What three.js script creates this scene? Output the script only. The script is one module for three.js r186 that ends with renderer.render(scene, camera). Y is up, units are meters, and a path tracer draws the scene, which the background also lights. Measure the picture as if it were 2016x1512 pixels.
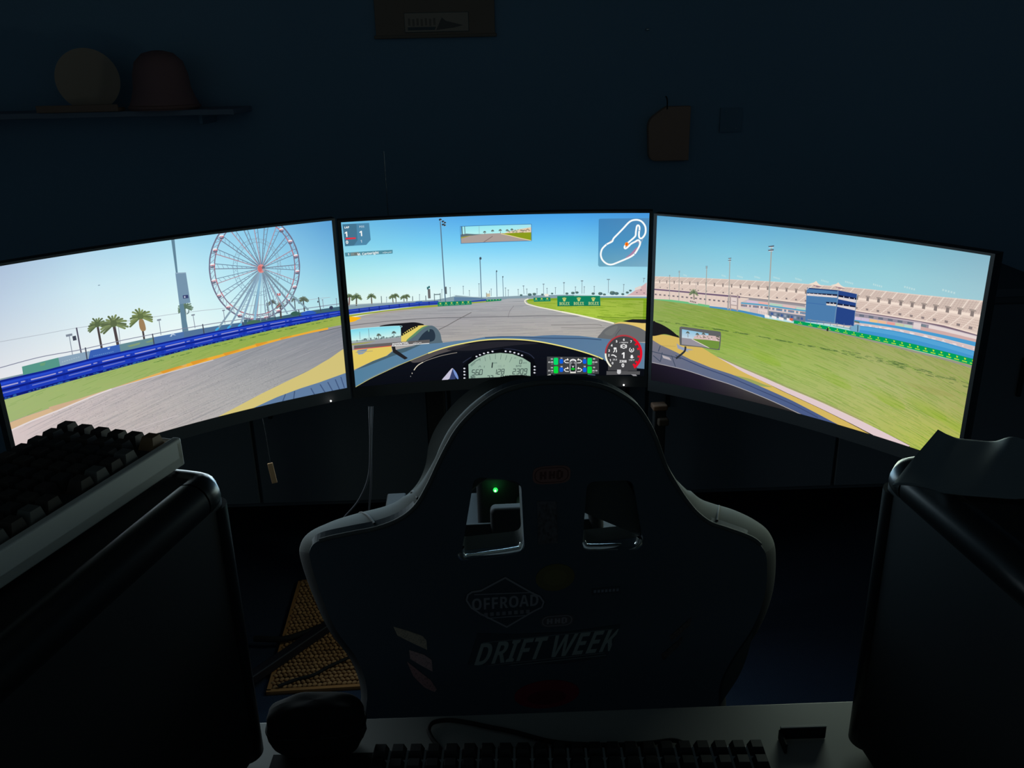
import * as THREE from 'three';
import { RoundedBoxGeometry } from 'three/addons/geometries/RoundedBoxGeometry.js';
import { RectAreaLightUniformsLib } from 'three/addons/lights/RectAreaLightUniformsLib.js';
import { mergeGeometries } from 'three/addons/utils/BufferGeometryUtils.js';

// ---------------------------------------------------------------- camera, light, exposure
const scene = new THREE.Scene();
scene.background = new THREE.Color(0x000000);
const EYE = 1.46;
const camera = new THREE.PerspectiveCamera(2 * Math.atan(756 / 1721.6) * 180 / Math.PI, 4 / 3, 0.03, 60);
camera.position.set(0, EYE, 0);
camera.rotation.set(-0.35325, 0, -0.02221);
scene.add(camera);
const renderer = new THREE.WebGLRenderer({ antialias: true });
renderer.toneMapping = THREE.LinearToneMapping;
renderer.toneMappingExposure = 1.0;
renderer.shadowMap.enabled = true;
RectAreaLightUniformsLib.init();
// the three screens are the only lamps in the room: a glowing picture and an area light of its mean colour in front of each
const SCREEN_LIGHT = [[0.42, 0.52, 0.56], [0.26, 0.44, 0.58], [0.34, 0.42, 0.36]];
const SCREEN_GAIN = 7;

// ---------------------------------------------------------------- helpers
let seed = 20240611;
const rnd = () => { seed = (seed * 1664525 + 1013904223) >>> 0; return seed / 4294967296; };
const rr = (a, b) => a + (b - a) * rnd();
const used = {};
const numbered = (n) => { const k = used[n] = (used[n] ?? -1) + 1; return k ? `${n}_${String(k).padStart(3, '0')}` : n; };
function tag(o, label, category, group) {
  o.userData.label = label; o.userData.category = category;
  if (group) o.userData.group = group;
  return o;
}
function thing(name, label, category, [x, y, z] = [0, 0, 0], turn = 0, group) {
  const o = new THREE.Group(); o.name = numbered(name); o.position.set(x, y, z); o.rotation.y = turn;
  scene.add(o); return tag(o, label, category, group);
}
function part(name, geo, mat, parent, label) {
  const m = new THREE.Mesh(geo, mat); m.name = name; parent.add(m);
  if (label) m.userData.label = label;
  return m;
}
function struct(name, geo, mat) {
  const m = new THREE.Mesh(geo, mat); m.name = name; m.userData.kind = 'structure'; scene.add(m); return m;
}
const box = (w, h, d, x = 0, y = 0, z = 0) => new THREE.BoxGeometry(w, h, d).translate(x, y, z);
const rbox = (w, h, d, r, x = 0, y = 0, z = 0, s = 2) => new RoundedBoxGeometry(w, h, d, s, r).translate(x, y, z);
const tube = (pts, r, seg = 48, rad = 8, closed = false) => new THREE.TubeGeometry(new THREE.CatmullRomCurve3(pts.map((p) => new THREE.Vector3(...p)), closed), seg, r, rad, closed);
const lin = (r, g, b) => new THREE.Color().setRGB(r, g, b);
const mat = (c, roughness = 0.6, metalness = 0, extra = {}) => new THREE.MeshStandardMaterial({ color: Array.isArray(c) ? lin(...c) : new THREE.Color(c), roughness, metalness, ...extra });

function noiseTexture(w, h, base, spread, blobs = 0) {
  const d = new Uint8Array(w * h * 4), low = [];
  for (let i = 0; i < 64; i++) low.push(rnd());
  for (let y = 0; y < h; y++) for (let x = 0; x < w; x++) {
    const gx = x / w * 8, gy = y / h * 8, x0 = Math.floor(gx), y0 = Math.floor(gy), fx = gx - x0, fy = gy - y0;
    const L = (a, b) => low[((b % 8) * 8) + (a % 8)];
    const n = (L(x0, y0) * (1 - fx) + L(x0 + 1, y0) * fx) * (1 - fy) + (L(x0, y0 + 1) * (1 - fx) + L(x0 + 1, y0 + 1) * fx) * fy;
    const v = Math.max(0, Math.min(255, base + spread * (rnd() - 0.5) + blobs * (n - 0.5)));
    d.set([v, v, v, 255], (y * w + x) * 4);
  }
  const t = new THREE.DataTexture(d, w, h);
  t.wrapS = t.wrapT = THREE.RepeatWrapping; t.magFilter = THREE.LinearFilter; t.needsUpdate = true;
  return t;
}
const grain = noiseTexture(128, 128, 128, 120, 60);
const repeat = (t, x, y) => { const c = t.clone(); c.repeat.set(x, y); c.needsUpdate = true; return c; };

const M = {
  blackPlastic: mat([0.012, 0.012, 0.013], 0.45),
  satinBlack: mat([0.006, 0.0065, 0.007], 0.8),
  glossBlack: mat([0.01, 0.011, 0.012], 0.3),
  bezel: mat([0.012, 0.014, 0.016], 0.5),
  steel: mat([0.009, 0.01, 0.011], 0.7),
  profile: mat([0.006, 0.006, 0.007], 0.75),
  chrome: mat([0.86, 0.9, 0.9], 0.24, 1),
  white: mat([0.31, 0.31, 0.29], 0.55),
  caseCream: mat([0.86, 0.84, 0.76], 0.6),
  keyDark: mat([0.05, 0.034, 0.026], 0.6),
  keyLight: mat([0.42, 0.4, 0.34], 0.6),
  keyBlack: mat([0.01, 0.01, 0.011], 0.6),
  keyPlate: mat([0.4, 0.42, 0.42], 0.5),
  rubber: mat([0.008, 0.008, 0.009], 0.8),
  shell: mat([0.075, 0.1, 0.125], 0.7),
  fabric: mat([0.075, 0.085, 0.082], 0.95, 0, { bumpMap: repeat(grain, 30, 30), bumpScale: 0.0006 }),
  piping: mat([0.1, 0.105, 0.1], 0.8),
  wood: mat([0.3, 0.17, 0.08], 0.6),
};
const glow = (c, i) => new THREE.MeshStandardMaterial({ color: 0x000000, emissive: lin(...c), emissiveIntensity: i });

// ---------------------------------------------------------------- drawing on the screens (1920 x 1080 picture, printed into 2048 x 1152)
function picture(w = 1920, h = 1080, tw = 2048, th = 1152) {
  const cv = document.createElement('canvas'); cv.width = tw; cv.height = th;
  const c = cv.getContext('2d'); c.scale(tw / w, th / h); c.lineJoin = 'round';
  return c;
}
const rgba = (k, a = 1) => Array.isArray(k) ? `rgba(${k[0]},${k[1]},${k[2]},${k[3] ?? a})` : k;
function path(c, p, closed) {
  c.beginPath(); c.moveTo(p[0], p[1]);
  for (let i = 2; i < p.length; i += 2) c.lineTo(p[i], p[i + 1]);
  if (closed) c.closePath();
}
function smooth(c, p, closed) {
  const n = p.length / 2, P = (i) => { const k = closed ? (i + n) % n : Math.max(0, Math.min(n - 1, i)); return [p[2 * k], p[2 * k + 1]]; };
  c.beginPath(); c.moveTo(...P(0));
  for (let i = 0; i < (closed ? n : n - 1); i++) {
    const [a, b, d, e] = [P(i - 1), P(i), P(i + 1), P(i + 2)];
    c.bezierCurveTo(b[0] + (d[0] - a[0]) / 6, b[1] + (d[1] - a[1]) / 6, d[0] - (e[0] - b[0]) / 6, d[1] - (e[1] - b[1]) / 6, d[0], d[1]);
  }
}
const poly = (c, k, p) => { path(c, p, true); c.fillStyle = rgba(k); c.fill(); };
const spoly = (c, k, p) => { smooth(c, p, true); c.fillStyle = rgba(k); c.fill(); };
const line = (c, k, w, p, dash) => { c.setLineDash(dash ?? []); path(c, p); c.strokeStyle = rgba(k); c.lineWidth = w; c.stroke(); c.setLineDash([]); };
const sline = (c, k, w, p, closed) => { smooth(c, p, closed); c.strokeStyle = rgba(k); c.lineWidth = w; c.stroke(); };
const dot = (c, k, x, y, rx, ry = rx, a = 0) => { c.beginPath(); c.ellipse(x, y, rx, ry, a, 0, 7); c.fillStyle = rgba(k); c.fill(); };
function text(c, s, x, y, size, k = [255, 255, 255], { font = 'sans-serif', weight = 'bold', align = 'center', turn = 0, sx = 1 } = {}) {
  c.save(); c.translate(x, y); c.rotate(turn); c.scale(sx, 1);
  c.font = `${weight} ${size}px ${font}`; c.textAlign = align; c.textBaseline = 'middle'; c.fillStyle = rgba(k); c.fillText(s, 0, 0); c.restore();
}
// smooth colour field from a small grid of colours
function field(c, x, y, w, h, rows, add = [0, 0, 0]) {
  const s = document.createElement('canvas'); const nx = rows[0].length, ny = rows.length, K = 24;
  s.width = (nx - 1) * K; s.height = (ny - 1) * K;
  const q = s.getContext('2d');
  for (let j = 0; j < s.height; j++) for (let i = 0; i < s.width; i++) {
    const fx = i / (s.width - 1) * (nx - 1), fy = j / (s.height - 1) * (ny - 1), a = Math.min(nx - 2, Math.floor(fx)), b = Math.min(ny - 2, Math.floor(fy)), u = fx - a, v = fy - b;
    const k = [0, 1, 2].map((n) => Math.round((rows[b][a][n] * (1 - u) + rows[b][a + 1][n] * u) * (1 - v) + (rows[b + 1][a][n] * (1 - u) + rows[b + 1][a + 1][n] * u) * v + add[n]));
    q.fillStyle = rgba(k); q.fillRect(i, j, 1, 1);
  }
  c.imageSmoothingEnabled = true; c.drawImage(s, x, y, w, h);
}
function inside(c, p, fn, curved) { c.save(); (curved ? smooth : path)(c, p, true); c.clip(); fn(); c.restore(); }
// point and slope along a polyline, t from 0 to 1 by x
function along(p, t) {
  const n = p.length / 2 - 1, x = p[0] + (p[2 * n] - p[0]) * t;
  for (let i = 0; i < n; i++) if ((x - p[2 * i]) * (x - p[2 * i + 2]) <= 0) {
    const f = (x - p[2 * i]) / (p[2 * i + 2] - p[2 * i] || 1);
    return [x, p[2 * i + 1] + (p[2 * i + 3] - p[2 * i + 1]) * f];
  }
  return [x, p[2 * n + 1]];
}
const mixLine = (a, b, f, n = 24) => { const o = []; for (let i = 0; i <= n; i++) { const [x, y0] = along(a, i / n), y1 = along(b, i / n)[1]; o.push(x, y0 + (y1 - y0) * f); } return o; };
function band(c, k, a, b, f0, f1, t0 = 0, t1 = 1, n = 24) {
  const o = []; for (let i = 0; i <= n; i++) { const t = t0 + (t1 - t0) * i / n, [x, y0] = along(a, t), y1 = along(b, t)[1]; o.push(x, y0 + (y1 - y0) * f0); }
  for (let i = n; i >= 0; i--) { const t = t0 + (t1 - t0) * i / n, [x, y0] = along(a, t), y1 = along(b, t)[1]; o.push(x, y0 + (y1 - y0) * f1); }
  poly(c, k, o);
}
function streaks(c, cols, n, x0, y0, x1, y1, len, wid, slope) {
  for (let i = 0; i < n; i++) {
    const x = rr(x0, x1), y = rr(y0, y1), l = rr(len * 0.4, len), s = slope(x, y);
    c.strokeStyle = rgba(cols[Math.floor(rnd() * cols.length)]); c.lineWidth = rr(wid * 0.5, wid);
    c.beginPath(); c.moveTo(x, y); c.lineTo(x + l, y + l * s); c.stroke();
  }
}
function palm(c, x, y, r, green, trunk, [bx, by], tw) {
  line(c, trunk, tw, [x, y, bx, by]);
  for (let i = 0; i < 15; i++) {
    const a = -Math.PI * 1.13 + i / 14 * Math.PI * 1.26, q = rr(0.8, 1.05) * r, ex = x + Math.cos(a) * q * 1.1, ey = y + Math.sin(a) * q * 0.85 + (Math.abs(Math.cos(a)) ** 2) * q * 0.28;
    const mx = x + Math.cos(a) * q * 0.55, my = y + Math.sin(a) * q * 0.62;
    c.beginPath(); c.moveTo(x, y - r * 0.1); c.quadraticCurveTo(mx, my, ex, ey); c.strokeStyle = rgba(green[i % green.length]); c.lineWidth = r * 0.17; c.lineCap = 'round'; c.stroke(); c.lineCap = 'butt';
  }
  dot(c, green[0], x, y - r * 0.12, r * 0.28, r * 0.3);
}
const SEG = { 0: 'abcdef', 1: 'bc', 2: 'abged', 3: 'abgcd', 4: 'fgbc', 5: 'afgcd', 6: 'afgedc', 7: 'abc', 8: 'abcdefg', 9: 'abcdfg', ':': '' };
function digits(c, s, x, y, w, h, k, lw) {
  c.strokeStyle = rgba(k); c.lineWidth = lw; c.lineCap = 'round';
  const sk = 0.14 * h;
  for (const ch of s) {
    if (ch === '.') { dot(c, k, x - w * 0.18, y + h, lw * 0.7); continue; }
    const q = (u, v) => [x + u * w + (1 - v) * sk, y + v * h];
    const S = { a: [q(0, 0), q(1, 0)], b: [q(1, 0), q(1, .5)], c: [q(1, .5), q(1, 1)], d: [q(0, 1), q(1, 1)], e: [q(0, .5), q(0, 1)], f: [q(0, 0), q(0, .5)], g: [q(0, .5), q(1, .5)] };
    for (const e of SEG[ch] ?? '') { const [a, b] = S[e], m = (p, o) => p + (o - p) * 0.12; c.beginPath(); c.moveTo(m(a[0], b[0]), m(a[1], b[1])); c.lineTo(m(b[0], a[0]), m(b[1], a[1])); c.stroke(); }
    x += w * 1.5;
  }
  c.lineCap = 'butt';
}

// ---------------------------------------------------------------- left screen: trackside with a big wheel
function drawLeft() {
  const c = picture();
  field(c, 0, 0, 1920, 720, [
    [[172, 188, 214], [180, 214, 234], [170, 220, 240], [140, 204, 236], [92, 160, 212]],
    [[188, 204, 224], [204, 232, 242], [200, 236, 246], [164, 222, 242], [118, 184, 224]],
    [[208, 218, 228], [220, 238, 244], [220, 246, 248], [190, 234, 244], [146, 208, 230]],
    [[228, 230, 234], [236, 242, 243], [236, 248, 247], [212, 242, 244], [180, 226, 234]],
    [[237, 234, 235], [242, 242, 242], [244, 249, 247], [230, 247, 244], [210, 236, 238]]]);
  dot(c, [120, 140, 160], 564,181, 6, 2);
  sline(c, [170, 178, 188, .8], 3, [42,365, 234,375, 410,381, 673,400, 951,413, 1242,434, 1578,460, 1866,469]);
  const dk = [96, 104, 122];
  const lamp = (x, y, bx, by, w, h) => { line(c, [130, 140, 155], 3.5, [x, y, bx, by]); c.fillStyle = rgba([128, 138, 152]); c.fillRect(x - w / 2, y - h / 2, w, h); };
  lamp(369,410, 366,518, 32, 12); lamp(843,429, 840,515, 22, 9); lamp(1034,438, 1034,516, 20, 8); lamp(1211,444, 1208,526, 16, 7);
  lamp(1816,478, 1818,530, 9, 5); lamp(1904,484, 1903,533, 8, 4); lamp(1628,674, 1628,700, 4, 4);
  line(c, [80, 78, 96], 7, [412,379, 410,538]); c.fillStyle = 'rgb(66,72,86)'; { const [x, y] = [392,432]; c.fillRect(x - 9, y - 12, 18, 24); }
  line(c, [150, 158, 170], 3, [624,412, 616,520]);
  palm(c, 518,392, 50, [[88, 104, 72], [104, 122, 84], [120, 136, 92]], [74, 66, 66], [517,559], 11);
  palm(c, 601,407, 64, [[92, 106, 74], [112, 128, 88], [126, 142, 96]], [78, 70, 72], [604,560], 15);
  palm(c, 747,398, 60, [[98, 114, 72], [118, 134, 84], [132, 148, 96]], [72, 64, 64], [746,556], 10);
  spoly(c, [158, 128, 92], [737,408, 759,412, 764,466, 743,473, 733,450]);
  palm(c, 995,389, 40, [[92, 118, 100], [108, 132, 108]], [90, 110, 110], [990,459], 6);
  sline(c, [86, 108, 108], 5, [972,402, 973,420, 986,426]); sline(c, [86, 108, 108], 5, [1015,404, 1010,421, 998,425]);
  // light mast with its cabinet
  poly(c, [98, 132, 152], [978,-3, 996,-4, 986,182, 995,541, 960,543, 975,183]);
  poly(c, [118, 148, 172], [972,183, 1030,190, 1030,365, 967,363]);
  poly(c, [146, 172, 192], [972,183, 1030,190, 1030,195, 972,189]);
  poly(c, [58, 68, 112], [993,316, 1023,318, 1023,337, 993,335]); c.fillStyle = 'rgb(190,200,215)'; { const [x, y] = [1005,327]; c.fillRect(x - 6, y - 5, 8, 10); }
  // fence boards, banners and wall behind the rail
  const wallTop = [4,548, 112,552, 298,537, 457,522, 613,522, 934,523, 1080,525, 1319,541, 1569,541, 1860,536, 1925,539];
  const railTop = [-45,555, 2,556, 217,563, 442,560, 678,561, 928,560, 1135,558, 1317,556, 1567,557, 1759,560, 1929,563];
  const railBot = [-67,656, 0,656, 230,653, 493,649, 715,643, 917,634, 1125,627, 1309,621, 1497,612, 1690,607, 1926,596];
  poly(c, [128, 150, 160], [...wallTop, 1929,573, 1565,573, 926,572, 0,563]);
  poly(c, [86, 150, 136], [115,515, 295,514, 295,564, 112,566]); poly(c, [104, 158, 120], [200,522, 230,522, 222,536, 202,536]);
  poly(c, [138, 164, 186], [295,514, 455,518, 435,573, 294,570]); line(c, [170, 192, 206], 4, [307,542, 402,536], [7, 5]);
  poly(c, [58, 98, 180], [458,516, 611,519, 610,573, 434,576]); poly(c, [176, 200, 232], [545,523, 561,524, 555,534, 549,533]);
  line(c, [104, 144, 204], 5, [468,550, 576,551], [6, 4]);
  poly(c, [100, 138, 146], [611,519, 800,520, 796,579, 610,573]); poly(c, [140, 160, 110, .8], [649,536, 722,532, 717,543, 664,546]); poly(c, [130, 156, 120, .8], [749,536, 812,529, 805,542, 759,544]);
  poly(c, [80, 116, 170], [800,520, 968,524, 967,569, 793,578]); poly(c, [190, 208, 226], [886,536, 903,518, 923,535, 909,532, 904,527, 897,537]);
  poly(c, [84, 116, 152], [968,524, 1169,528, 1163,570, 962,565]);
  poly(c, [74, 112, 150], [1169,528, 1320,535, 1315,571, 1163,570]);
  poly(c, [64, 98, 116], [1322,520, 1414,527, 1522,539, 1633,536, 1730,535, 1932,537, 1929,573, 1565,573, 1316,565]);
  const fence = [15,493, 211,489, 414,500, 655,500, 936,505, 1141,510, 1322,516, 1572,516, 1829,518, 1927,520];
  sline(c, [126, 130, 152], 4, fence);
  for (const p of [[436,494, 433,567], [795,499, 794,573], [1080,501, 1080,568], [1311,511, 1314,559], [1509,512, 1512,570], [1661,518, 1662,563]]) line(c, [66, 72, 88], 6, p);
  line(c, [66, 72, 84], 5, [1792,458, 1798,549]); dot(c, [60, 66, 80], 1786,486, 4, 6);
  // palms and shed behind the wheel
  palm(c, 1695,463, 30, [[84, 96, 84], [104, 114, 92]], [70, 66, 70], [1696,533], 7);
  palm(c, 1551,475, 26, [[82, 96, 82], [104, 114, 86]], [76, 66, 66], [1546,550], 10);
  palm(c, 1504,448, 24, [[82, 92, 92], [110, 116, 104]], [86, 86, 96], [1500,536], 5);
  palm(c, 1642,451, 20, [[92, 104, 108], [110, 120, 112]], [70, 72, 82], [1639,540], 5);
  line(c, [72, 74, 88], 5, [1471,442, 1474,544]); c.fillStyle = 'rgb(190,70,80)'; { const [x, y] = [1550,405]; c.fillRect(x - 10, y - 8, 20, 15); c.fillStyle = 'rgb(240,235,235)'; c.fillRect(x - 3, y - 8, 5, 12); }
  // the big wheel
  const outer = [1695,244,1691,277,1685,309,1676,341,1663,371,1648,400,1631,427,1611,451,1589,473,1565,492,1540,507,1513,519,1486,528,1458,534,1429,535,1401,533,1373,528,1345,519,1319,507,1294,492,1271,474,1249,453,1230,430,1212,405,1197,378,1185,349,1175,319,1168,288,1164,257,1163,226,1164,194,1169,163,1175,133,1185,104,1197,76,1212,50,1228,25,1247,2,1268,-18,1290,-36,1314,-51,1339,-63,1365,-73,1392,-79,1419,-82,1447,-82,1474,-79,1501,-73,1527,-63,1552,-50,1576,-34,1598,-16,1619,6,1637,30,1653,56,1667,84,1678,114,1687,145,1693,178,1695,211], inner = [1667,240,1664,270,1658,300,1650,329,1639,357,1625,383,1610,407,1592,430,1572,450,1551,467,1529,481,1505,492,1480,501,1455,506,1430,507,1404,506,1379,501,1355,493,1332,482,1309,469,1288,452,1269,433,1252,412,1236,389,1223,364,1212,338,1203,311,1197,282,1193,254,1192,225,1193,196,1197,167,1203,140,1212,113,1223,87,1236,62,1251,40,1268,19,1286,0,1307,-16,1328,-30,1350,-42,1374,-50,1398,-56,1422,-59,1446,-59,1471,-56,1495,-50,1518,-41,1540,-29,1562,-15,1581,2,1600,22,1616,44,1631,68,1643,94,1653,121,1660,150,1665,179,1667,210], mid1 = [1582,235,1578,261,1571,287,1561,311,1548,333,1532,352,1513,368,1493,380,1471,388,1449,392,1427,391,1405,387,1383,378,1364,366,1346,350,1331,331,1318,309,1308,286,1302,261,1299,235,1299,209,1303,183,1310,159,1321,136,1334,115,1349,96,1367,81,1387,69,1408,61,1429,56,1451,56,1473,60,1494,67,1514,79,1532,94,1548,112,1561,133,1571,157,1578,182,1582,208], mid2 = [1563,233,1560,257,1554,279,1546,300,1534,319,1521,336,1505,350,1488,360,1469,367,1450,371,1431,371,1412,367,1394,359,1378,348,1363,334,1349,318,1339,299,1331,278,1325,257,1323,234,1323,211,1326,189,1332,167,1341,147,1352,129,1366,112,1381,99,1398,88,1415,81,1434,77,1453,77,1471,80,1489,87,1506,97,1521,110,1535,126,1546,145,1555,165,1560,187,1563,210];
  const hx = [1465,232];
  const P = (a, i) => { const n = a.length / 2, k = ((Math.round(i) % n) + n) % n; return [a[2 * k], a[2 * k + 1]]; };
  const mid2b = mid2, ring = (a, k, w) => sline(c, k, w, a, true);
  ring(mid1, [138, 170, 190], 3); ring(mid2b, [138, 170, 190], 3);
  for (let i = 0; i < 40; i++) line(c, [140, 172, 192, .9], 2, [...P(mid1, i), ...P(mid2b, i + (i % 2 ? 1 : -1))]);
  for (let s = 0; s < 20; s++) {
    const a = P(inner, s * 3 - 0.5), b = P(inner, s * 3 + 1), up = Math.sin(s / 20 * 6.283) < 0.1;
    const k1 = s % 2 ? [172, 142, 156] : [118, 134, 156], k2 = [108, 134, 158];
    line(c, k1, up ? 5 : 4, [...hx, ...a]); line(c, k2, up ? 4 : 3.5, [...hx, ...b]);
    for (let q = 2; q < 10; q++) { const f = q / 10, g = (q + .5) / 10; line(c, [128, 152, 172], 2.4, [hx[0] + (a[0] - hx[0]) * f, hx[1] + (a[1] - hx[1]) * f, hx[0] + (b[0] - hx[0]) * g, hx[1] + (b[1] - hx[1]) * g]); }
  }
  ring(outer, [112, 112, 136], 8); ring(inner, [126, 112, 134], 6);
  for (let i = 0; i < 60; i++) {
    const a = P(outer, i), b = P(inner, i + 1), d = P(inner, i);
    line(c, [136, 134, 152], 2.4, [...a, ...b]);
    if (i % 3 === 0) { line(c, [104, 104, 128], 3, [...a, ...d]); line(c, [214, 112, 122], 4, [...P(inner, i), ...P(inner, i + 1)]); }
    if (i % 3 === 1) {
      const gx = (a[0] + d[0]) / 2, gy = (a[1] + d[1]) / 2 + 14;
      dot(c, [236, 240, 244], gx, gy - 10, 13, 6); c.fillStyle = 'rgb(200,92,104)'; c.fillRect(gx - 11, gy - 7, 22, 4);
      c.beginPath(); c.ellipse(gx, gy, 14, 10, 0, 0, Math.PI); c.fillStyle = rgba([104, 104, 124]); c.fill();
    }
  }
  const leg = (x, y, w, k) => { line(c, k, w, [...hx, x, y]); };
  for (const p of [[1341,539], [1372,538], [1420,553], [1458,547]]) leg(p[0], p[1], 3, [150, 172, 188]);
  leg(1510,531, 9, [122, 146, 166]); leg(1589,532, 9, [134, 162, 180]); leg(1647,528, 10, [120, 142, 160]); leg(1721,528, 11, [128, 156, 170]);
  leg(1167,543, 11, [136, 160, 176]); leg(1236,544, 11, [132, 160, 182]); leg(1301,541, 12, [140, 170, 192]); leg(1384,540, 14, [136, 182, 208]);
  dot(c, [222, 142, 140], 1462,234, 21, 26); dot(c, [206, 112, 112], 1456,234, 12, 18); dot(c, [96, 104, 120], 1476,230, 9, 10); dot(c, [150, 168, 182], 1476,243, 7, 8);
  for (const p of [[1159,547], [1229,549], [1294,549], [1374,548]]) dot(c, [66, 172, 228], p[0], p[1], 14, 6, -0.5);
  spoly(c, [70, 110, 90], [1334,544, 1382,534, 1426,554, 1378,564]); spoly(c, [56, 96, 86], [1608,535, 1635,523, 1671,542, 1631,552]);
  spoly(c, [48, 92, 190], [1671,545, 1717,533, 1755,543, 1766,557, 1695,562]); dot(c, [50, 60, 86], 1866,537, 12, 12);
  // grass verge, kerb and road
  const kerbTop = [-12,784, 79,775, 194,769, 312,763, 543,750, 757,732, 903,719, 1053,708, 1206,701, 1363,685, 1554,674, 1749,663, 1921,658];
  const white = [-11,823, 97,807, 255,789, 529,752, 755,744, 901,737, 1111,724, 1360,704, 1552,686, 1748,676, 1946,669];
  const grassBack = [...railBot]; const rev = (a) => { const o = []; for (let i = a.length - 2; i >= 0; i -= 2) o.push(a[i], a[i + 1]); return o; };
  poly(c, [130, 164, 84], [...grassBack, ...rev(kerbTop)]);
  inside(c, [...grassBack, ...rev(kerbTop)], () => {
    field(c, 0, 480, 1920, 380, [[[136, 172, 96], [130, 172, 84], [116, 162, 62], [120, 158, 56]], [[140, 176, 100], [132, 170, 84], [126, 168, 62], [136, 172, 62]], [[138, 172, 100], [142, 176, 98], [132, 162, 66], [140, 164, 70]]], [22, 6, 18]);
    streaks(c, [[96, 142, 60, .25], [160, 190, 110, .22], [176, 178, 110, .2]], 900, 0, 480, 1920, 860, 90, 4, () => -0.16);
    for (let i = 0; i < 110; i++) { const t = rnd(), [x, y0] = along(railBot, t), y1 = along(kerbTop, t)[1], f = 0.24 + rr(-0.04, 0.04); if (t > .42) { c.fillStyle = 'rgba(60,104,40,.45)'; c.fillRect(x, y0 + (y1 - y0) * f, rr(8, 30), 3.5); } }
  });
  band(c, [150, 150, 152], kerbTop, white, -0.05, 1.2);
  band(c, [212, 180, 142], kerbTop, white, 0, 1, 0, 0.42, 20); band(c, [226, 174, 92], kerbTop, white, 0, 1, 0.3, 0.6, 20); band(c, [236, 172, 56], kerbTop, white, -0.05, 1, 0.5, 0.955, 30);
  for (const [t, w] of [[.12, .06], [.29, .05], [.43, .05], [.52, .04], [.62, .04], [.72, .03], [.8, .03]]) { const o = []; for (const [q, f] of [[t, 1], [t - w * .2, -0.3], [t + w, -0.05], [t + w * 1.2, 0.35]]) { const [x, y] = along(kerbTop, q), y1 = along(white, q)[1]; o.push(x, y + (y1 - y) * f); } poly(c, t < .4 ? [204, 172, 140] : [222, 152, 48], o); }
  const road = [...white, 1919,1082, 1637,1099, 1058,1103, 545,1139, -31,1064, -97,1023];
  poly(c, [140, 136, 140], road);
  inside(c, road, () => {
    field(c, 0, 560, 1920, 520, [[[190, 176, 178], [166, 158, 162], [128, 130, 140], [112, 116, 128]], [[196, 180, 180], [168, 160, 162], [136, 138, 144], [118, 122, 132]], [[194, 178, 178], [172, 164, 162], [148, 148, 150], [128, 130, 136]], [[188, 172, 172], [172, 162, 160], [156, 154, 154], [140, 140, 144]]], [18, 18, 17]);
    streaks(c, [[96, 98, 108, .12], [200, 196, 196, .1], [120, 116, 122, .14]], 1300, 0, 560, 1900, 1080, 260, 4, () => -0.2);
    for (let i = 0; i < 2600; i++) { const x = rr(200, 1500), y = rr(780, 1080); c.fillStyle = rnd() < .55 ? 'rgba(220,216,212,.22)' : 'rgba(84,84,90,.2)'; c.fillRect(x, y, rr(2, 7), rr(2, 4)); }
    sline(c, [206, 196, 196, .6], 5, [506,1039, 594,1023, 710,1015, 859,1008]);
  });
  sline(c, [226, 216, 216], 8, [-11,826, 97,809, 254,791, 417,768, 528,755]); sline(c, [206, 200, 204], 5, [528,755, 755,745, 900,739, 1111,726]);
  line(c, [92, 88, 96], 3, [1773,680, 1920,671]);
  // steel rail
  band(c, [30, 60, 184], railTop, railBot, 0, 1, 0, 1, 60); band(c, [16, 34, 140], railTop, railBot, 0, .1, 0, 1, 60); band(c, [14, 30, 130], railTop, railBot, .46, .58, 0, 1, 60); band(c, [40, 76, 206], railTop, railBot, .14, .24, 0, 1, 60); band(c, [14, 26, 116], railTop, railBot, .88, 1.02, 0, 1, 60);
  for (let i = 0; i < 150; i++) { const t = rnd(), [x, y0] = along(railTop, t), y1 = along(railBot, t)[1]; dot(c, [46, 108, 168, .8], x, y1 - (y1 - y0) * rr(0, .08), rr(3, 9), rr(2, 4)); }
  for (let s = 0; s < 13; s++) {
    const t0 = 1 - Math.pow(1 - s / 13, 1.25), t1 = 1 - Math.pow(1 - (s + .86) / 13, 1.25), soft = s > 9 ? .6 : 1;
    band(c, [186, 180, 214, soft * .85], railTop, railBot, .31, .385, t0, t0 + (t1 - t0) * .78); band(c, [186, 180, 214, soft * .8], railTop, railBot, .31, .375, t0 + (t1 - t0) * .86, t1);
    band(c, [132, 142, 208, soft * .75], railTop, railBot, .64, .7, t0, t0 + (t1 - t0) * .78);
    band(c, [18, 40, 150, .35], railTop, railBot, .26, .8, t1 - .002, t1 + .006, 3);
  }
  // own car: yellow sponson and blue tub
  spoly(c, [210, 194, 122], [1072,1087, 1222,1044, 1364,1003, 1521,961, 1686,915, 1811,868, 1967,814, 1985,993, 1740,1011, 1465,1046, 1313,1080, 1121,1094]);
  poly(c, [96, 124, 160], [1313,1080, 1466,1045, 1613,1022, 1740,1008, 1953,973, 1976,1100, 1637,1099, 1309,1110]);
  for (const [x0, y0, x1, y1] of [[1519,1038, 1493,1087], [1579,1031, 1565,1090], [1684,1034, 1711,1101], [1746,1022, 1779,1095], [1797,1016, 1827,1091], [1848,1008, 1871,1086], [1886,998, 1903,1078]]) line(c, [66, 88, 124], 7, [x0, y0, x1, y1]);
  return c.canvas;
}

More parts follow.
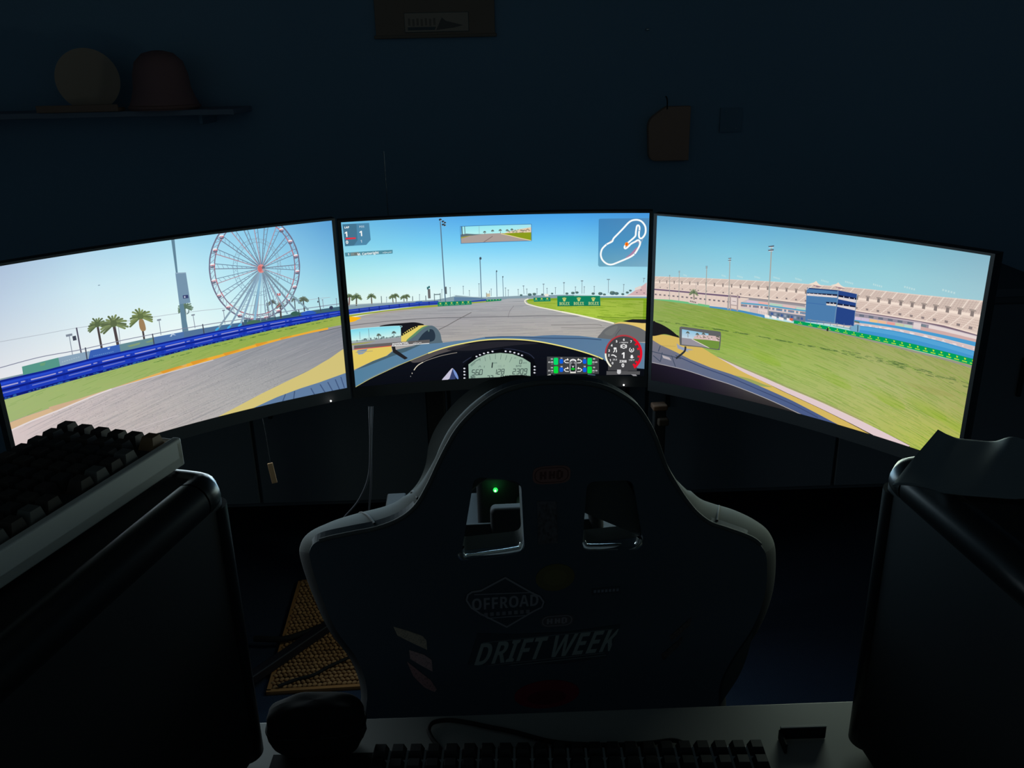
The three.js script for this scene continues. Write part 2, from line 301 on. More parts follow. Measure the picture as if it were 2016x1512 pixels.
// ---------------------------------------------------------------- centre screen: track, cockpit, dials
function drawCentre() {
  const c = picture();
  field(c, 0, 0, 1920, 640, [
    [[112, 190, 226], [96, 176, 232], [78, 166, 236], [74, 164, 234], [70, 150, 220]],
    [[140, 214, 236], [124, 208, 242], [112, 202, 246], [112, 198, 242], [104, 184, 226]],
    [[178, 234, 238], [178, 236, 248], [168, 230, 250], [162, 224, 246], [146, 212, 234]],
    [[220, 244, 238], [222, 248, 248], [216, 246, 250], [206, 240, 246], [188, 228, 238]],
    [[234, 246, 238], [234, 250, 246], [230, 248, 247], [222, 244, 244], [206, 232, 236]]]);
  // horizon: bleachers, trees, masts
  poly(c, [134, 158, 170], [-5,521, 335,528, 563,528, 682,511, 686,504, 793,520, 925,528, 1123,524, 1387,524, 1682,531, 1919,532, 1920,563, -9,567]);
  line(c, [190, 210, 214], 3, [673,504, 793,521, 892,530]); poly(c, [96, 128, 158], [675,517, 810,527, 892,537, 674,548]);
  poly(c, [212, 178, 180], [1774,537, 1812,520, 1844,496, 1888,466, 1917,442, 1920,536]); poly(c, [224, 214, 208], [1843,480, 1882,463, 1882,483, 1844,496]);
  for (const [x, y] of [[1883,493], [1903,512], [1857,510]]) c.fillStyle = 'rgb(140,120,130)', c.fillRect(x - 5, y - 3, 10, 6);
  for (const [x, y, r] of [[1110,521, 9], [1166,519, 13], [1196,516, 12], [1248,520, 9], [1311,515, 8], [1407,516, 10], [1446,513, 12], [1472,510, 11], [1577,518, 11], [1623,518, 14], [1649,524, 10], [1701,514, 18], [1727,517, 14], [1767,521, 10], [1796,510, 10], [1815,497, 9]]) { dot(c, [78, 108, 112], x, y, r, r * .7); dot(c, [96, 124, 116], x - r * .4, y - r * .3, r * .5, r * .4); }
  const mast = (x, y, bx, by, w, h, lw = 3) => { line(c, [128, 148, 158], lw, [x, y, bx, by]); c.fillStyle = rgba([118, 138, 150]); c.fillRect(x - w / 2, y - h / 2, w, h); };
  for (const [x, y, bx, by, w, h] of [[1126,460, 1128,514, 11, 5], [1147,481, 1148,518, 9, 4], [1091,483, 1092,523, 9, 4], [1213,481, 1213,520, 9, 4], [1256,451, 1256,521, 12, 5], [1278,479, 1279,521, 8, 4], [1333,476, 1332,519, 8, 4], [1388,444, 1388,519, 12, 6], [1462,473, 1462,513, 9, 4], [1504,433, 1504,517, 15, 6], [1519,472, 1518,517, 9, 4], [1583,470, 1584,518, 9, 4], [1673,424, 1674,514, 20, 5], [1772,457, 1771,510, 10, 4], [1900,416, 1897,442, 14, 4], [652,454, 651,519, 8, 4], [737,448, 736,503, 8, 4], [839,436, 838,521, 9, 4], [775,478, 775,515, 7, 4], [1009,470, 1009,528, 9, 4], [1027,484, 1026,528, 8, 4], [917,474, 916,521, 8, 4], [906,487, 906,504, 6, 4], [454,488, 452,532, 6, 4], [244,491, 241,528, 6, 4], [599,463, 596,523, 6, 4]]) mast(x, y, bx, by, w, h);
  line(c, [84, 112, 134], 7, [610,27, 618,545]); line(c, [126, 158, 178], 2, [608,27, 615,545]);
  for (const [x, y, r] of [[611,16, 9], [627,28, 8], [639,36, 7], [627,47, 8], [637,52, 7]]) { dot(c, [44, 52, 62], x, y, r, r * .75); dot(c, [170, 178, 186], x + 4, y + 4, r * .45, r * .3); }
  c.fillStyle = 'rgb(92,104,110)'; { const [x, y] = [623,468]; c.fillRect(x - 6, y - 22, 13, 48); }
  line(c, [104, 134, 154], 6, [851,269, 852,549]); dot(c, [64, 76, 90], 854,271, 7, 9); line(c, [104, 134, 154], 4.5, [953,358, 953,526]); dot(c, [70, 84, 98], 955,358, 4, 6); line(c, [114, 144, 160], 4, [993,396, 994,527]); dot(c, [80, 96, 108], 994,396, 4, 5);
  c.fillStyle = 'rgb(104,104,106)'; { const [x, y] = [516,479]; c.fillRect(x - 8, y - 24, 16, 62); c.fillStyle = 'rgb(46,104,110)'; c.fillRect(x - 12, y - 38, 10, 16); c.fillRect(x - 2, y - 44, 9, 14); }
  line(c, [104, 124, 128], 5, [549,487, 548,541]); line(c, [104, 124, 128], 5, [587,486, 586,540]); line(c, [104, 124, 128], 6, [549,494, 588,494]);
  poly(c, [206, 196, 166], [886,503, 909,504, 909,524, 886,525]); line(c, [110, 110, 104], 3, [885,496, 885,527]);
  const pg = [[72, 90, 68], [98, 116, 80], [112, 128, 88]];
  palm(c, 12,470, 24, pg, [120, 96, 92], [4,529], 10); palm(c, 55,480, 32, pg, [88, 84, 72], [50,533], 8); palm(c, 148,481, 26, pg, [96, 84, 70], [148,531], 7); palm(c, 282,494, 22, pg, [96, 96, 84], [283,534], 6); palm(c, 302,488, 22, pg, [96, 96, 84], [302,535], 5); palm(c, 353,502, 22, pg, [96, 96, 84], [353,532], 5); palm(c, 373,495, 18, pg, [96, 96, 84], [371,530], 5);
  line(c, [70, 84, 90], 4, [211,482, 210,532]); line(c, [70, 84, 90], 4, [409,496, 408,529]); line(c, [70, 84, 90], 4, [493,497, 493,528]);
  line(c, [190, 204, 206], 2.5, [-6,524, 206,528, 433,529]);
  // road, grass, kerbs
  const road = [-26,613, 234,581, 561,570, 974,550, 1024,542, 1136,543, 1288,542, 1387,591, 1950,760, 1961,1095, -35,1103];
  poly(c, [142, 138, 140], road);
  inside(c, road, () => {
    field(c, 0, 500, 1920, 520, [[[146, 148, 152], [142, 146, 154], [144, 148, 156], [146, 146, 150]], [[138, 134, 138], [134, 132, 138], [142, 140, 142], [140, 138, 138]], [[138, 132, 132], [148, 142, 138], [154, 148, 142], [150, 144, 140]], [[130, 126, 128], [150, 144, 140], [160, 154, 146], [150, 146, 140]]], [28, 29, 26]);
    streaks(c, [[104, 104, 110, .1], [184, 178, 172, .1]], 900, 0, 560, 1920, 900, 300, 5, (x) => (x - 1000) * -0.00008);
    poly(c, [172, 158, 146, .6], [-2,592, 234,577, 561,572, 974,552, 693,572, 364,590, -4,615]);
    sline(c, [88, 88, 94, .75], 4, [-4,659, 132,654, 327,649, 557,650, 855,659, 1221,663, 1552,669]); sline(c, [94, 90, 92, .7], 5, [566,730, 621,706, 688,671, 783,625]);
    sline(c, [106, 102, 102, .6], 4, [1303,727, 1453,727, 1603,726, 1636,735]); sline(c, [112, 108, 106, .5], 4, [1370,746, 1520,749, 1653,747]); sline(c, [112, 108, 112, .5], 4, [1021,668, 1035,624, 1062,591]);
  });
  poly(c, [156, 168, 66], [-1,588, 235,576, 440,565, 693,559, 825,555, 974,547, 974,554, 693,571, 440,578, 234,584, -3,602]);
  spoly(c, [250, 182, 22], [-6,603, 45,606, 73,615, 50,625, 27,634, -9,635]);
  const g = [1142,559, 1162,549, 1222,547, 1387,545, 1926,546, 1932,716, 1844,721, 1712,712, 1536,669, 1373,633, 1215,598, 1155,576];
  poly(c, [128, 164, 38], g);
  inside(c, g, () => { field(c, 1100, 560, 800, 200, [[[122, 156, 34], [136, 170, 40], [128, 160, 44]], [[134, 172, 34], [146, 186, 40], [134, 168, 44]], [[132, 170, 30], [120, 158, 30], [112, 146, 34]]], [28, 18, 30]); streaks(c, [[96, 138, 24, .3], [166, 196, 66, .3]], 500, 1100, 560, 1900, 760, 90, 4, () => .06); sline(c, [76, 108, 26, .6], 5, [1605,671, 1685,678, 1783,680, 1921,675]); });
  line(c, [236, 244, 244], 5, [1453,532, 1682,532, 1919,531]); line(c, [110, 160, 184], 6, [1518,541, 1715,541, 1920,540]);
  sline(c, [240, 236, 214], 7, [1156,547, 1136,555, 1134,565, 1149,581, 1213,601, 1287,618, 1373,638]); sline(c, [240, 236, 214], 10, [1373,638, 1453,655, 1536,674, 1626,695, 1714,717]);
  // blue rail and sponsor boards
  const rt = [-2,553, 217,544, 442,538, 573,537], rb = [-1,585, 215,573, 440,563, 571,561];
  band(c, [38, 66, 172], rt, rb, 0, 1); band(c, [70, 96, 186], rt, rb, .3, .42); band(c, [26, 46, 130], rt, rb, .55, .68); for (let i = 1; i < 9; i++) band(c, [28, 48, 138], rt, rb, 0, 1, i / 9, i / 9 + .012);
  poly(c, [44, 84, 176], [426,534, 468,533, 468,543, 425,544]); poly(c, [42, 74, 160], [786,546, 882,540, 881,552, 786,556]);
  const board = (x0, y0, x1, y1, x2, y2, x3, y3) => poly(c, [16, 128, 96], [x0, y0, x1, y1, x2, y2, x3, y3]);
  board(567,545, 786,546, 787,572, 568,574);
  for (let i = 0; i < 6; i++) { const x0 = [585,557], x1 = [766,556], f = i / 5, x = x0[0] + (x1[0] - x0[0]) * f, y = x0[1] + (x1[1] - x0[1]) * f; poly(c, [196, 206, 96], [x - 6, y - 6, x + 6, y - 6, x + 4, y + 3, x - 4, y + 3]); c.fillStyle = 'rgba(150,190,110,.8)'; c.fillRect(x - 12, y + 7, 24, 4); if (i) line(c, [14, 100, 78], 2, [x - 17, y - 12, x - 17, y + 13]); }
  board(882,544, 981,542, 980,554, 881,557); for (let i = 0; i < 5; i++) { const a = [891,549]; dot(c, [150, 190, 110], a[0] + i * 19, a[1] - i, 4, 3); }
  board(1190,540, 1299,540, 1301,566, 1192,567); for (let i = 0; i < 3; i++) { const a = [1207,548]; dot(c, [200, 206, 96], a[0] + i * 36, a[1], 6, 5); c.fillStyle = 'rgba(150,190,110,.7)'; c.fillRect(a[0] + i * 36 - 12, a[1] + 7, 24, 4); }
  poly(c, [236, 232, 220], [1262,517, 1288,516, 1288,533, 1262,533]);
  board(1344,532, 1621,532, 1624,600, 1345,600); line(c, [10, 88, 70], 3, [1345,599, 1624,598]);
  for (const [x, y, tx, ty] of [[1390,555, 1391,583], [1484,555, 1484,583], [1578,555, 1580,583]]) {
    for (let i = -2; i <= 2; i++) { const q = i / 2, ex = x + q * 11, ey = y - 11 + Math.abs(q) * 3; line(c, [206, 210, 116], 3.4, [x + q * 5, y + 8, ex, ey]); dot(c, [206, 210, 116], ex, ey, 2.6); }
    dot(c, [206, 210, 116], x, y + 10, 7, 3.4); text(c, 'ROLEX', tx, ty, 29, [206, 212, 140], { font: 'serif', sx: 0.66 });
  }
  // wheel pods and mirror
  spoly(c, [24, 24, 30], [188,682, 244,671, 333,670, 408,670, 457,682, 469,693, 406,702, 345,736, 320,758, 307,709]);
  spoly(c, [226, 206, 104], [318,796, 324,751, 355,726, 396,705, 439,694, 485,696, 505,705, 437,732, 392,770, 351,798]);
  for (let i = 0; i < 8; i++) { const a = [327,748], b = [429,695], f = i / 7.5, x = a[0] + (b[0] - a[0]) * f, y = a[1] + (b[1] - a[1]) * f; poly(c, [24, 24, 30], [x - 5, y - 9, x + 11, y + 1, x - 2, y + 8]); }
  spoly(c, [96, 140, 104], [351,791, 403,747, 455,709, 495,698, 508,706, 446,743, 391,791]);
  spoly(c, [86, 106, 118], [357,809, 413,758, 471,714, 515,699, 547,715, 572,751, 580,797, 581,832, 481,839]);
  spoly(c, [40, 54, 68], [426,807, 452,761, 487,732, 507,723, 530,731, 541,767, 530,801, 482,811]); dot(c, [86, 112, 112], 500,729, 6, 12);
  spoly(c, [104, 106, 108], [1617,827, 1633,782, 1666,748, 1712,726, 1758,718, 1817,726, 1877,744, 1934,771, 1936,837, 1771,840]); sline(c, [70, 74, 76, .7], 4, [1759,756, 1733,791, 1721,826]); spoly(c, [118, 122, 120, .6], [1653,782, 1719,736, 1739,743, 1703,799]);
  poly(c, [28, 28, 34], [1771,701, 1836,688, 1934,688, 1935,726, 1850,717]);
  spoly(c, [226, 196, 112], [1712,722, 1751,708, 1817,709, 1889,713, 1935,719, 1937,771, 1877,744, 1817,726, 1758,718]);
  // own car: nose, deck, cockpit
  const body = [-1,965, 145,917, 263,882, 314,855, 449,823, 582,821, 783,808, 867,796, 968,795, 1186,802, 1253,798, 1320,796, 1487,803, 1621,820, 1936,851, 1947,1077, 1015,931, 336,1033, -9,1106];
  poly(c, [88, 124, 156], body); inside(c, body, () => field(c, 0, 740, 1920, 340, [[[84, 124, 154], [96, 130, 160], [84, 116, 152], [92, 126, 156]], [[84, 128, 156], [90, 126, 156], [92, 124, 152], [98, 128, 156]]]));
  sline(c, [56, 80, 112], 6, [867,800, 1018,800, 1185,812, 1320,818, 1521,822, 1634,831]);
  poly(c, [224, 200, 100], [-34,857, 1,825, 119,824, 250,820, 255,853, 213,885, 125,911, 0,958]); poly(c, [70, 96, 110], [0,962, 125,911, 220,882, 265,851, 348,836, 449,823, 347,864, 245,891, 77,945]);
  poly(c, [140, 158, 178], [26,836, 53,828, 99,825, 84,845, 64,857, 38,858]); line(c, [170, 160, 110], 4, [19,842, 130,842]); line(c, [84, 108, 150], 3, [33,830, 92,832]);
  const mir = [0,686, 97,683, 312,687, 321,696, 317,806, -2,792];
  inside(c, mir, () => { field(c, 0, 660, 340, 150, [[[96, 196, 230], [110, 206, 232]], [[150, 226, 238], [160, 230, 238]], [[206, 242, 238], [210, 240, 236]], [[214, 238, 232], [214, 238, 232]]]); poly(c, [150, 152, 156], [-7,771, 156,769, 327,762, 322,827, -10,805]); poly(c, [160, 164, 84], [-8,781, 90,780, 155,777, 89,787, -9,791]); line(c, [92, 110, 116], 4, [0,764, 123,767, 327,758]); for (const [x, y, bx, by] of [[57,705, 55,759], [114,690, 114,761], [273,730, 273,754], [174,739, 174,763]]) line(c, [120, 150, 160], 3, [x, y, bx, by]); palm(c, 176,739, 14, [[84, 96, 90], [96, 110, 96]], [96, 100, 100], [174,763], 4); palm(c, 274,730, 13, [[70, 84, 84], [92, 104, 96]], [96, 100, 100], [274,754], 3); for (let i = 0; i < 26; i++) { const a = [19,763], b = [314,757], f = rnd(); c.fillStyle = 'rgba(84,104,108,.8)'; c.fillRect(a[0] + (b[0] - a[0]) * f, a[1] + (b[1] - a[1]) * f - rr(2, 10), rr(3, 10), 10); } });
  sline(c, [190, 236, 240], 3, [3,686, 97,683, 312,687, 321,700]);
  poly(c, [98, 94, 94, .95], [14,795, 121,796, 318,796, 503,794, 502,818, 254,818, 12,817]); line(c, [226, 64, 56], 4, [12,819, 119,820, 254,818]); line(c, [232, 232, 230], 5, [254,819, 349,820, 499,819]);
  { const t = [312,807], u = [421,808]; text(c, 'POTENTIAL', t[0], t[1], 20, [250, 250, 250], { turn: -.03 }); text(c, '--:--.---', u[0], u[1], 20, [250, 250, 250], { turn: -.03 }); }
  poly(c, [34, 34, 38], [253,822, 276,824, 278,845, 354,910, 333,919, 261,864]);
  const rim = [0,1078, 96,1032, 189,995, 298,953, 407,915, 488,887, 566,864, 648,845, 728,832, 833,819, 940,815, 1051,819, 1155,829, 1259,847, 1366,872, 1447,894, 1528,919, 1606,947, 1646,965];
  const pit = [...rim, 1690,996, 1825,1023, 1992,1033, 1996,1147, 1010,1147, -36,1120];
  poly(c, [13, 17, 26], pit);
  inside(c, pit, () => {
    field(c, 0, 740, 1920, 340, [[[16, 20, 28], [38, 36, 40], [22, 24, 32], [14, 16, 24]], [[14, 18, 28], [14, 17, 26], [14, 17, 26], [12, 15, 24]], [[10, 13, 20], [11, 13, 21], [10, 12, 20], [8, 11, 17]]]);
    spoly(c, [92, 86, 86, .85], [370,919, 445,893, 580,863, 698,842, 765,846, 646,878, 544,903, 449,939, 402,946, 378,941]); spoly(c, [40, 40, 46, .8], [613,869, 782,836, 1017,832, 1219,852, 1050,861, 780,885]);
    sline(c, [220, 212, 190], 6, [388,998, 403,978, 424,960, 452,946]); sline(c, [150, 144, 134], 4, [452,946, 493,931, 578,909, 679,894]); dot(c, [200, 194, 180], 375,1018, 3, 5); dot(c, [150, 150, 150], 364,1039, 2.5, 4);
    sline(c, [44, 50, 70], 5, [713,967, 761,937, 813,915, 898,891, 965,886, 1050,889, 1150,921, 1190,957]);
  });
  sline(c, [196, 190, 120], 4, rim.slice(0, 12)); sline(c, [238, 228, 132], 8, rim.slice(10)); sline(c, [120, 140, 150], 3, [53,1041, 189,986, 298,946]);
  spoly(c, [196, 192, 214], [569,1082, 598,1046, 626,1015, 644,1002, 656,1031, 638,1063, 603,1082]); poly(c, [52, 64, 104], [644,1006, 659,1042, 661,1082, 617,1083]); spoly(c, [118, 146, 206], [647,1006, 663,1025, 676,1054, 680,1080, 668,1075, 652,1038]);
  // dash display
  poly(c, [8, 10, 15], [712,995, 779,924, 881,890, 982,883, 1083,901, 1184,957, 1207,1015, 1202,1098, 704,1092]);
  const lcd = [750,981, 812,938, 877,916, 965,910, 1046,921, 1113,950, 1164,985, 1163,1086, 953,1090, 749,1087];
  poly(c, [148, 178, 162], lcd);
  inside(c, lcd, () => {
    field(c, 780, 880, 420, 200, [[[150, 176, 162], [158, 184, 164], [148, 178, 160]], [[152, 180, 164], [160, 186, 168], [150, 180, 162]]]);
    const ink = [58, 74, 72], soft = [110, 134, 124];
    const D = (s, x, y, w, h, lw = 4.5, k = ink) => digits(c, s, x, y, w, h, k, lw);
    D('1', 894,976, 12, 36, 7, [30, 40, 42]); D('56.0', 770,1022, 17, 36); D('128', 916,1025, 17, 36); D('2309', 1043,1027, 17, 36); D('0', 1090,964, 14, 27, 4);
    D('33', 869,1068, 15, 36); D('0', 961,1069, 15, 36); D('00', 1092,1070, 15, 36);
    { const a = [777,1074], b = [1012,1080], d = [1126,986], e = [1085,1007], f = [969,1004], h = [927,979]; text(c, 'MI', a[0], a[1], 26, ink); text(c, 'N:E', b[0], b[1], 26, ink); text(c, 'MPH', d[0], d[1], 13, soft); text(c, 'RPM', e[0], e[1], 18, [92, 114, 106]); text(c, 'OIL P', f[0], f[1], 20, [128, 154, 142], { weight: 'normal' }); text(c, 'NUM', h[0], h[1], 12, [104, 130, 120]); }
    for (const [x0, y0, x1, y1] of [[828,962, 830,944], [861,935, 865,964], [893,926, 897,958], [932,917, 931,953], [971,919, 964,957], [1008,927, 997,962], [1042,941, 1024,978]]) line(c, soft, 3.5, [x0, y0, x1, y1]);
    line(c, [96, 118, 110], 5, [764,989, 794,964, 830,946]); line(c, soft, 4, [769,995, 797,971]); line(c, soft, 4, [1055,950, 1069,949]); line(c, soft, 4, [816,1005, 827,994, 833,1005]); line(c, soft, 4, [854,1010, 857,996]);
  });
  for (const [x, y] of [[805,928], [828,918], [855,909], [882,904], [912,898], [999,900], [1029,904], [1057,912], [1084,921], [1107,932], [721,1008], [720,1030], [720,1052], [719,1076], [1190,1013], [1190,1036], [1189,1057]]) { dot(c, [120, 124, 138], x + 3, y + 1, 7.5, 6); dot(c, [236, 238, 246], x, y, 5.5, 5); }
  // tyre panel
  const tp = [1275,945, 1619,953, 1621,1069, 1274,1071]; poly(c, [66, 68, 70, .94], tp);
  poly(c, [214, 214, 208], [1278,1074, 1298,1069, 1301,1080, 1272,1083]); line(c, [40, 90, 84], 6, [1315,1075, 1336,1079]); line(c, [74, 100, 120], 6, [1546,1073, 1597,1078]);
  const pill = (x, y, w, h, k) => { c.beginPath(); c.roundRect(x - w / 2, y - h / 2, w, h, 8); c.fillStyle = rgba(k); c.fill(); };
  for (const [x, y, k] of [[1334,979, [4, 214, 104]], [1334,1039, [4, 216, 58]], [1559,981, [4, 218, 86]], [1559,1041, [4, 218, 60]]]) pill(x, y, 30, 50, k);
  for (const [x, y, s, kx, ky] of [[1370,980, 1, 1404,979], [1370,1039, 1, 1404,1040], [1525,982, -1, 1491,980], [1526,1041, -1, 1492,1041]]) {
    pill(x, y, 24, 32, [14, 92, 220]);
    c.strokeStyle = 'rgb(246,246,244)'; c.lineWidth = 5; c.beginPath(); c.moveTo(kx - 16 * s, ky); c.lineTo(kx - 4 * s, ky - 10); c.lineTo(kx + 14 * s, ky - 8); c.moveTo(kx - 16 * s, ky); c.lineTo(kx - 4 * s, ky + 11); c.lineTo(kx + 16 * s, ky + 12); c.stroke(); poly(c, [248, 240, 226], [kx + 2 * s, ky - 12, kx + 8 * s, ky - 22, kx + 15 * s, ky - 9]);
  }
  { const [x, y] = [1448,1010]; c.strokeStyle = 'rgb(180,180,182)'; c.lineWidth = 5; c.beginPath(); c.roundRect(x - 20, y - 34, 40, 80, 12); c.fillStyle = 'rgb(70,72,78)'; c.fill(); c.stroke(); c.beginPath(); c.arc(x, y - 22, 21, Math.PI * 1.12, Math.PI * 1.88); c.lineWidth = 7; c.strokeStyle = 'rgb(246,246,246)'; c.stroke(); c.fillStyle = 'rgb(160,160,164)'; c.fillRect(x - 14, y - 22, 11, 12); c.fillRect(x + 3, y - 22, 11, 12); c.fillStyle = 'rgb(24,24,28)'; c.fillRect(x - 3, y - 26, 6, 26); c.fillRect(x - 12, y - 14, 24, 6); c.fillStyle = 'rgb(16,30,24)'; c.fillRect(x - 13, y + 10, 26, 30); dot(c, [250, 250, 250], x, y + 8, 4, 6); pill(x, y + 24, 24, 14, [10, 190, 40]); c.fillStyle = 'rgb(236,232,222)'; c.fillRect(x - 19, y + 46, 38, 8); }
  for (const [s, x, y] of [['53', 1307,963], ['22.85', 1299,984], ['56', 1307,1024], ['23.10', 1298,1044], ['50', 1587,964], ['22.85', 1593,986], ['55', 1588,1024], ['23.10', 1593,1046], ['11', 1371,958], ['11', 1525,959], ['10', 1371,1017], ['10', 1525,1017]]) text(c, s, x, y, s.length > 2 ? 14 : 13, [236, 236, 236]);
  for (const [x, y] of [[1309,997], [1308,1057], [1584,998], [1585,1058]]) text(c, 'psi', x, y, 9, [170, 170, 170]);
  // rev counter
  const [gx, gy] = [1781,925], gr = 118;
  c.save(); c.translate(gx, gy); c.scale(1, 1.06);
  c.beginPath(); c.arc(0, 0, gr, 0, 7); c.fillStyle = 'rgb(66,66,69)'; c.fill(); c.fillStyle = 'rgb(66,66,69)'; c.fillRect(-100, 60, 190, 52);
  const arc = (a0, a1, w, k, r = gr) => { c.beginPath(); c.arc(0, 0, r, a0 * Math.PI / 180, a1 * Math.PI / 180); c.strokeStyle = rgba(k); c.lineWidth = w; c.stroke(); };
  arc(133, 180, 11, [244, 242, 222]); arc(180, 305, 10, [176, 58, 66]); arc(304, 412, 15, [226, 18, 40], gr - 2);
  for (const a of [322, 341, 10, 32, 46]) { const q = a * Math.PI / 180; line(c, [226, 18, 40], 13, [Math.cos(q) * (gr - 24), Math.sin(q) * (gr - 24), Math.cos(q) * gr, Math.sin(q) * gr]); }
  [[137, '0'], [152, '1'], [173, '2'], [192, '3'], [216, '4'], [241, '5'], [270, '6'], [299, '7']].forEach(([a, s]) => text(c, s, Math.cos(a * Math.PI / 180) * 97, Math.sin(a * Math.PI / 180) * 92, 21));
  text(c, 'x 1000RPM', 0, -72, 11, [220, 220, 220]); text(c, '1', 0, 12, 54); text(c, '2308', -2, 52, 22); text(c, '0', -2, 78, 34); text(c, '24.8', -56, 40, 15, [210, 210, 210]); text(c, '176°F', 54, 42, 15, [210, 210, 210]);
  c.strokeStyle = 'rgb(240,240,240)'; c.lineWidth = 5; c.beginPath(); c.arc(0, -48, 13, 0, 7); c.stroke(); c.beginPath(); c.arc(0, -48, 19, 2.5, 3.8); c.stroke(); c.beginPath(); c.arc(0, -48, 19, -.65, .65); c.stroke(); c.fillStyle = 'rgb(240,240,240)'; c.fillRect(-8, -50, 16, 4);
  c.beginPath(); c.arc(52, -26, 14, -.9, 4.2); c.stroke(); poly(c, [240, 240, 240], [45, -20, 52, -33, 59, -20]);
  c.beginPath(); c.roundRect(-66, -40, 20, 13, 5); c.fillStyle = 'rgb(240,240,240)'; c.fill(); c.lineWidth = 6; c.beginPath(); c.moveTo(-62, -26); c.quadraticCurveTo(-54, -16, -68, -8); c.moveTo(-50, -26); c.quadraticCurveTo(-42, -16, -50, -8); c.stroke();
  c.lineWidth = 7; c.beginPath(); c.moveTo(-80, 12); c.quadraticCurveTo(-66, 4, -46, 24); c.stroke(); c.fillRect(48, 8, 14, 22); c.fillRect(44, 20, 24, 5);
  c.restore();
  poly(c, [84, 84, 86], [1671,1049, 1893,1046, 1892,1070, 1671,1076]); { const [x, y] = [1754,1051]; c.beginPath(); c.roundRect(x - 13, y - 14, 26, 32, [3, 3, 12, 12]); c.fillStyle = 'rgb(206,206,208)'; c.fill(); } poly(c, [150, 150, 154], [1833,1069, 1866,1070, 1877,1083, 1853,1083]);
  // overlays: lap panel, name strip, rear view, map
  poly(c, [72, 128, 162, .9], [7,13, 170,14, 172,119, 142,149, 12,149]); poly(c, [66, 112, 138, .85], [7,13, 92,15, 91,117, 66,148, 12,149]);
  for (const [s, x, y, z, k] of [['LAP', 32,33, 17], ['1', 26,76, 46], ['0', 26,125, 29], ['POS', 123,34, 17, [186, 206, 220]], ['1', 116,77, 46], ['1', 114,125, 24, [186, 206, 220]]]) text(c, s, x, y, z, k ?? [252, 252, 248]);
  c.lineCap = 'round'; line(c, [222, 52, 68], 10, [23,102, 77,103]); c.lineCap = 'butt';
  poly(c, [84, 142, 160], [7,189, 303,190, 301,213, 8,213]); poly(c, [122, 140, 140], [41,193, 92,190, 92,211, 41,212]); dot(c, [110, 116, 112], 72,201, 10, 6);
  for (const [s, x, y, z] of [['1', 29,201, 19], ['M. Cartwright', 149,203, 20], ['--:--.---', 267,202, 20]]) text(c, s, x, y, z, [250, 252, 250], { turn: -.03 });
  const rv = [734,63, 1182,62, 1182,168, 734,171];
  inside(c, rv, () => {
    field(c, 740, 60, 450, 130, [[[150, 230, 240], [150, 232, 242], [160, 228, 240]], [[190, 244, 242], [186, 246, 244], [206, 240, 232]], [[216, 240, 236], [216, 244, 238], [226, 226, 206]]]);
    poly(c, [228, 206, 178], [1001,119, 1033,106, 1098,93, 1185,81, 1184,119, 1033,122]); for (let i = 0; i < 26; i++) { const a = [1027,107], b = [1175,93], f = rnd(); c.fillStyle = i % 2 ? 'rgba(150,120,100,.8)' : 'rgba(120,150,130,.7)'; c.fillRect(a[0] + (b[0] - a[0]) * f, a[1] + (b[1] - a[1]) * f + rr(-8, 14), rr(4, 14), rr(4, 9)); }
    poly(c, [170, 158, 152], [731,128, 808,116, 1001,114, 1184,161, 1184,174, 729,176]);
    poly(c, [138, 156, 30], [995,117, 1065,115, 1184,114, 1184,165, 1097,143]); line(c, [244, 224, 160], 4, [988,117, 1049,132, 1113,150, 1184,167]);
    poly(c, [96, 112, 120], [731,115, 770,110, 824,115, 872,117, 731,131]); poly(c, [166, 160, 70], [734,131, 808,121, 733,141]); line(c, [128, 112, 110], 4, [877,169, 936,132]);
    line(c, [70, 84, 96], 6, [743,62, 744,119]); line(c, [86, 104, 116], 4, [761,63, 762,110]); line(c, [150, 190, 200], 3, [852,65, 852,113]);
    for (const [x, y, bx, by] of [[886,104, 887,117], [937,98, 937,106], [985,96, 987,114], [1029,98, 1029,106], [1059,94, 1059,106]]) palm(c, x, y, 9, [[92, 104, 96]], [110, 116, 112], [bx, by], 3);
  });
  line(c, [64, 120, 170], 3, [...rv, rv[0], rv[1]]);
  const mp = [1606,41, 1613,35, 1919,32, 1918,340, 1614,340, 1606,332]; poly(c, [70, 134, 184], mp); inside(c, mp, () => field(c, 1600, 20, 330, 330, [[[66, 134, 188], [80, 136, 184]], [[74, 146, 196], [78, 150, 194]], [[108, 166, 188], [126, 174, 198]]]));
  const cs = [1578,17], ce = [1956,18], cf = [1582,374];
  const Z = (a) => a.flatMap(([x, y]) => [cs[0] + (ce[0] - cs[0]) * x / 1649 + (cf[0] - cs[0]) * y / 1512, cs[1] + (ce[1] - cs[1]) * x / 1649 + (cf[1] - cs[1]) * y / 1512]);
  spoly(c, [196, 120, 152, .75], Z([[860, 1130], [1000, 1010], [1150, 850], [1190, 870], [1100, 1020], [960, 1110]])); sline(c, [206, 140, 160, .6], 6, Z([[1060, 730], [1190, 690], [1230, 740]])); line(c, [170, 176, 190, .8], 5, Z([[1330, 610], [1280, 720], [1230, 830]])); line(c, [190, 150, 150, .8], 5, Z([[420, 690], [490, 640]]));
  c.lineJoin = 'round';
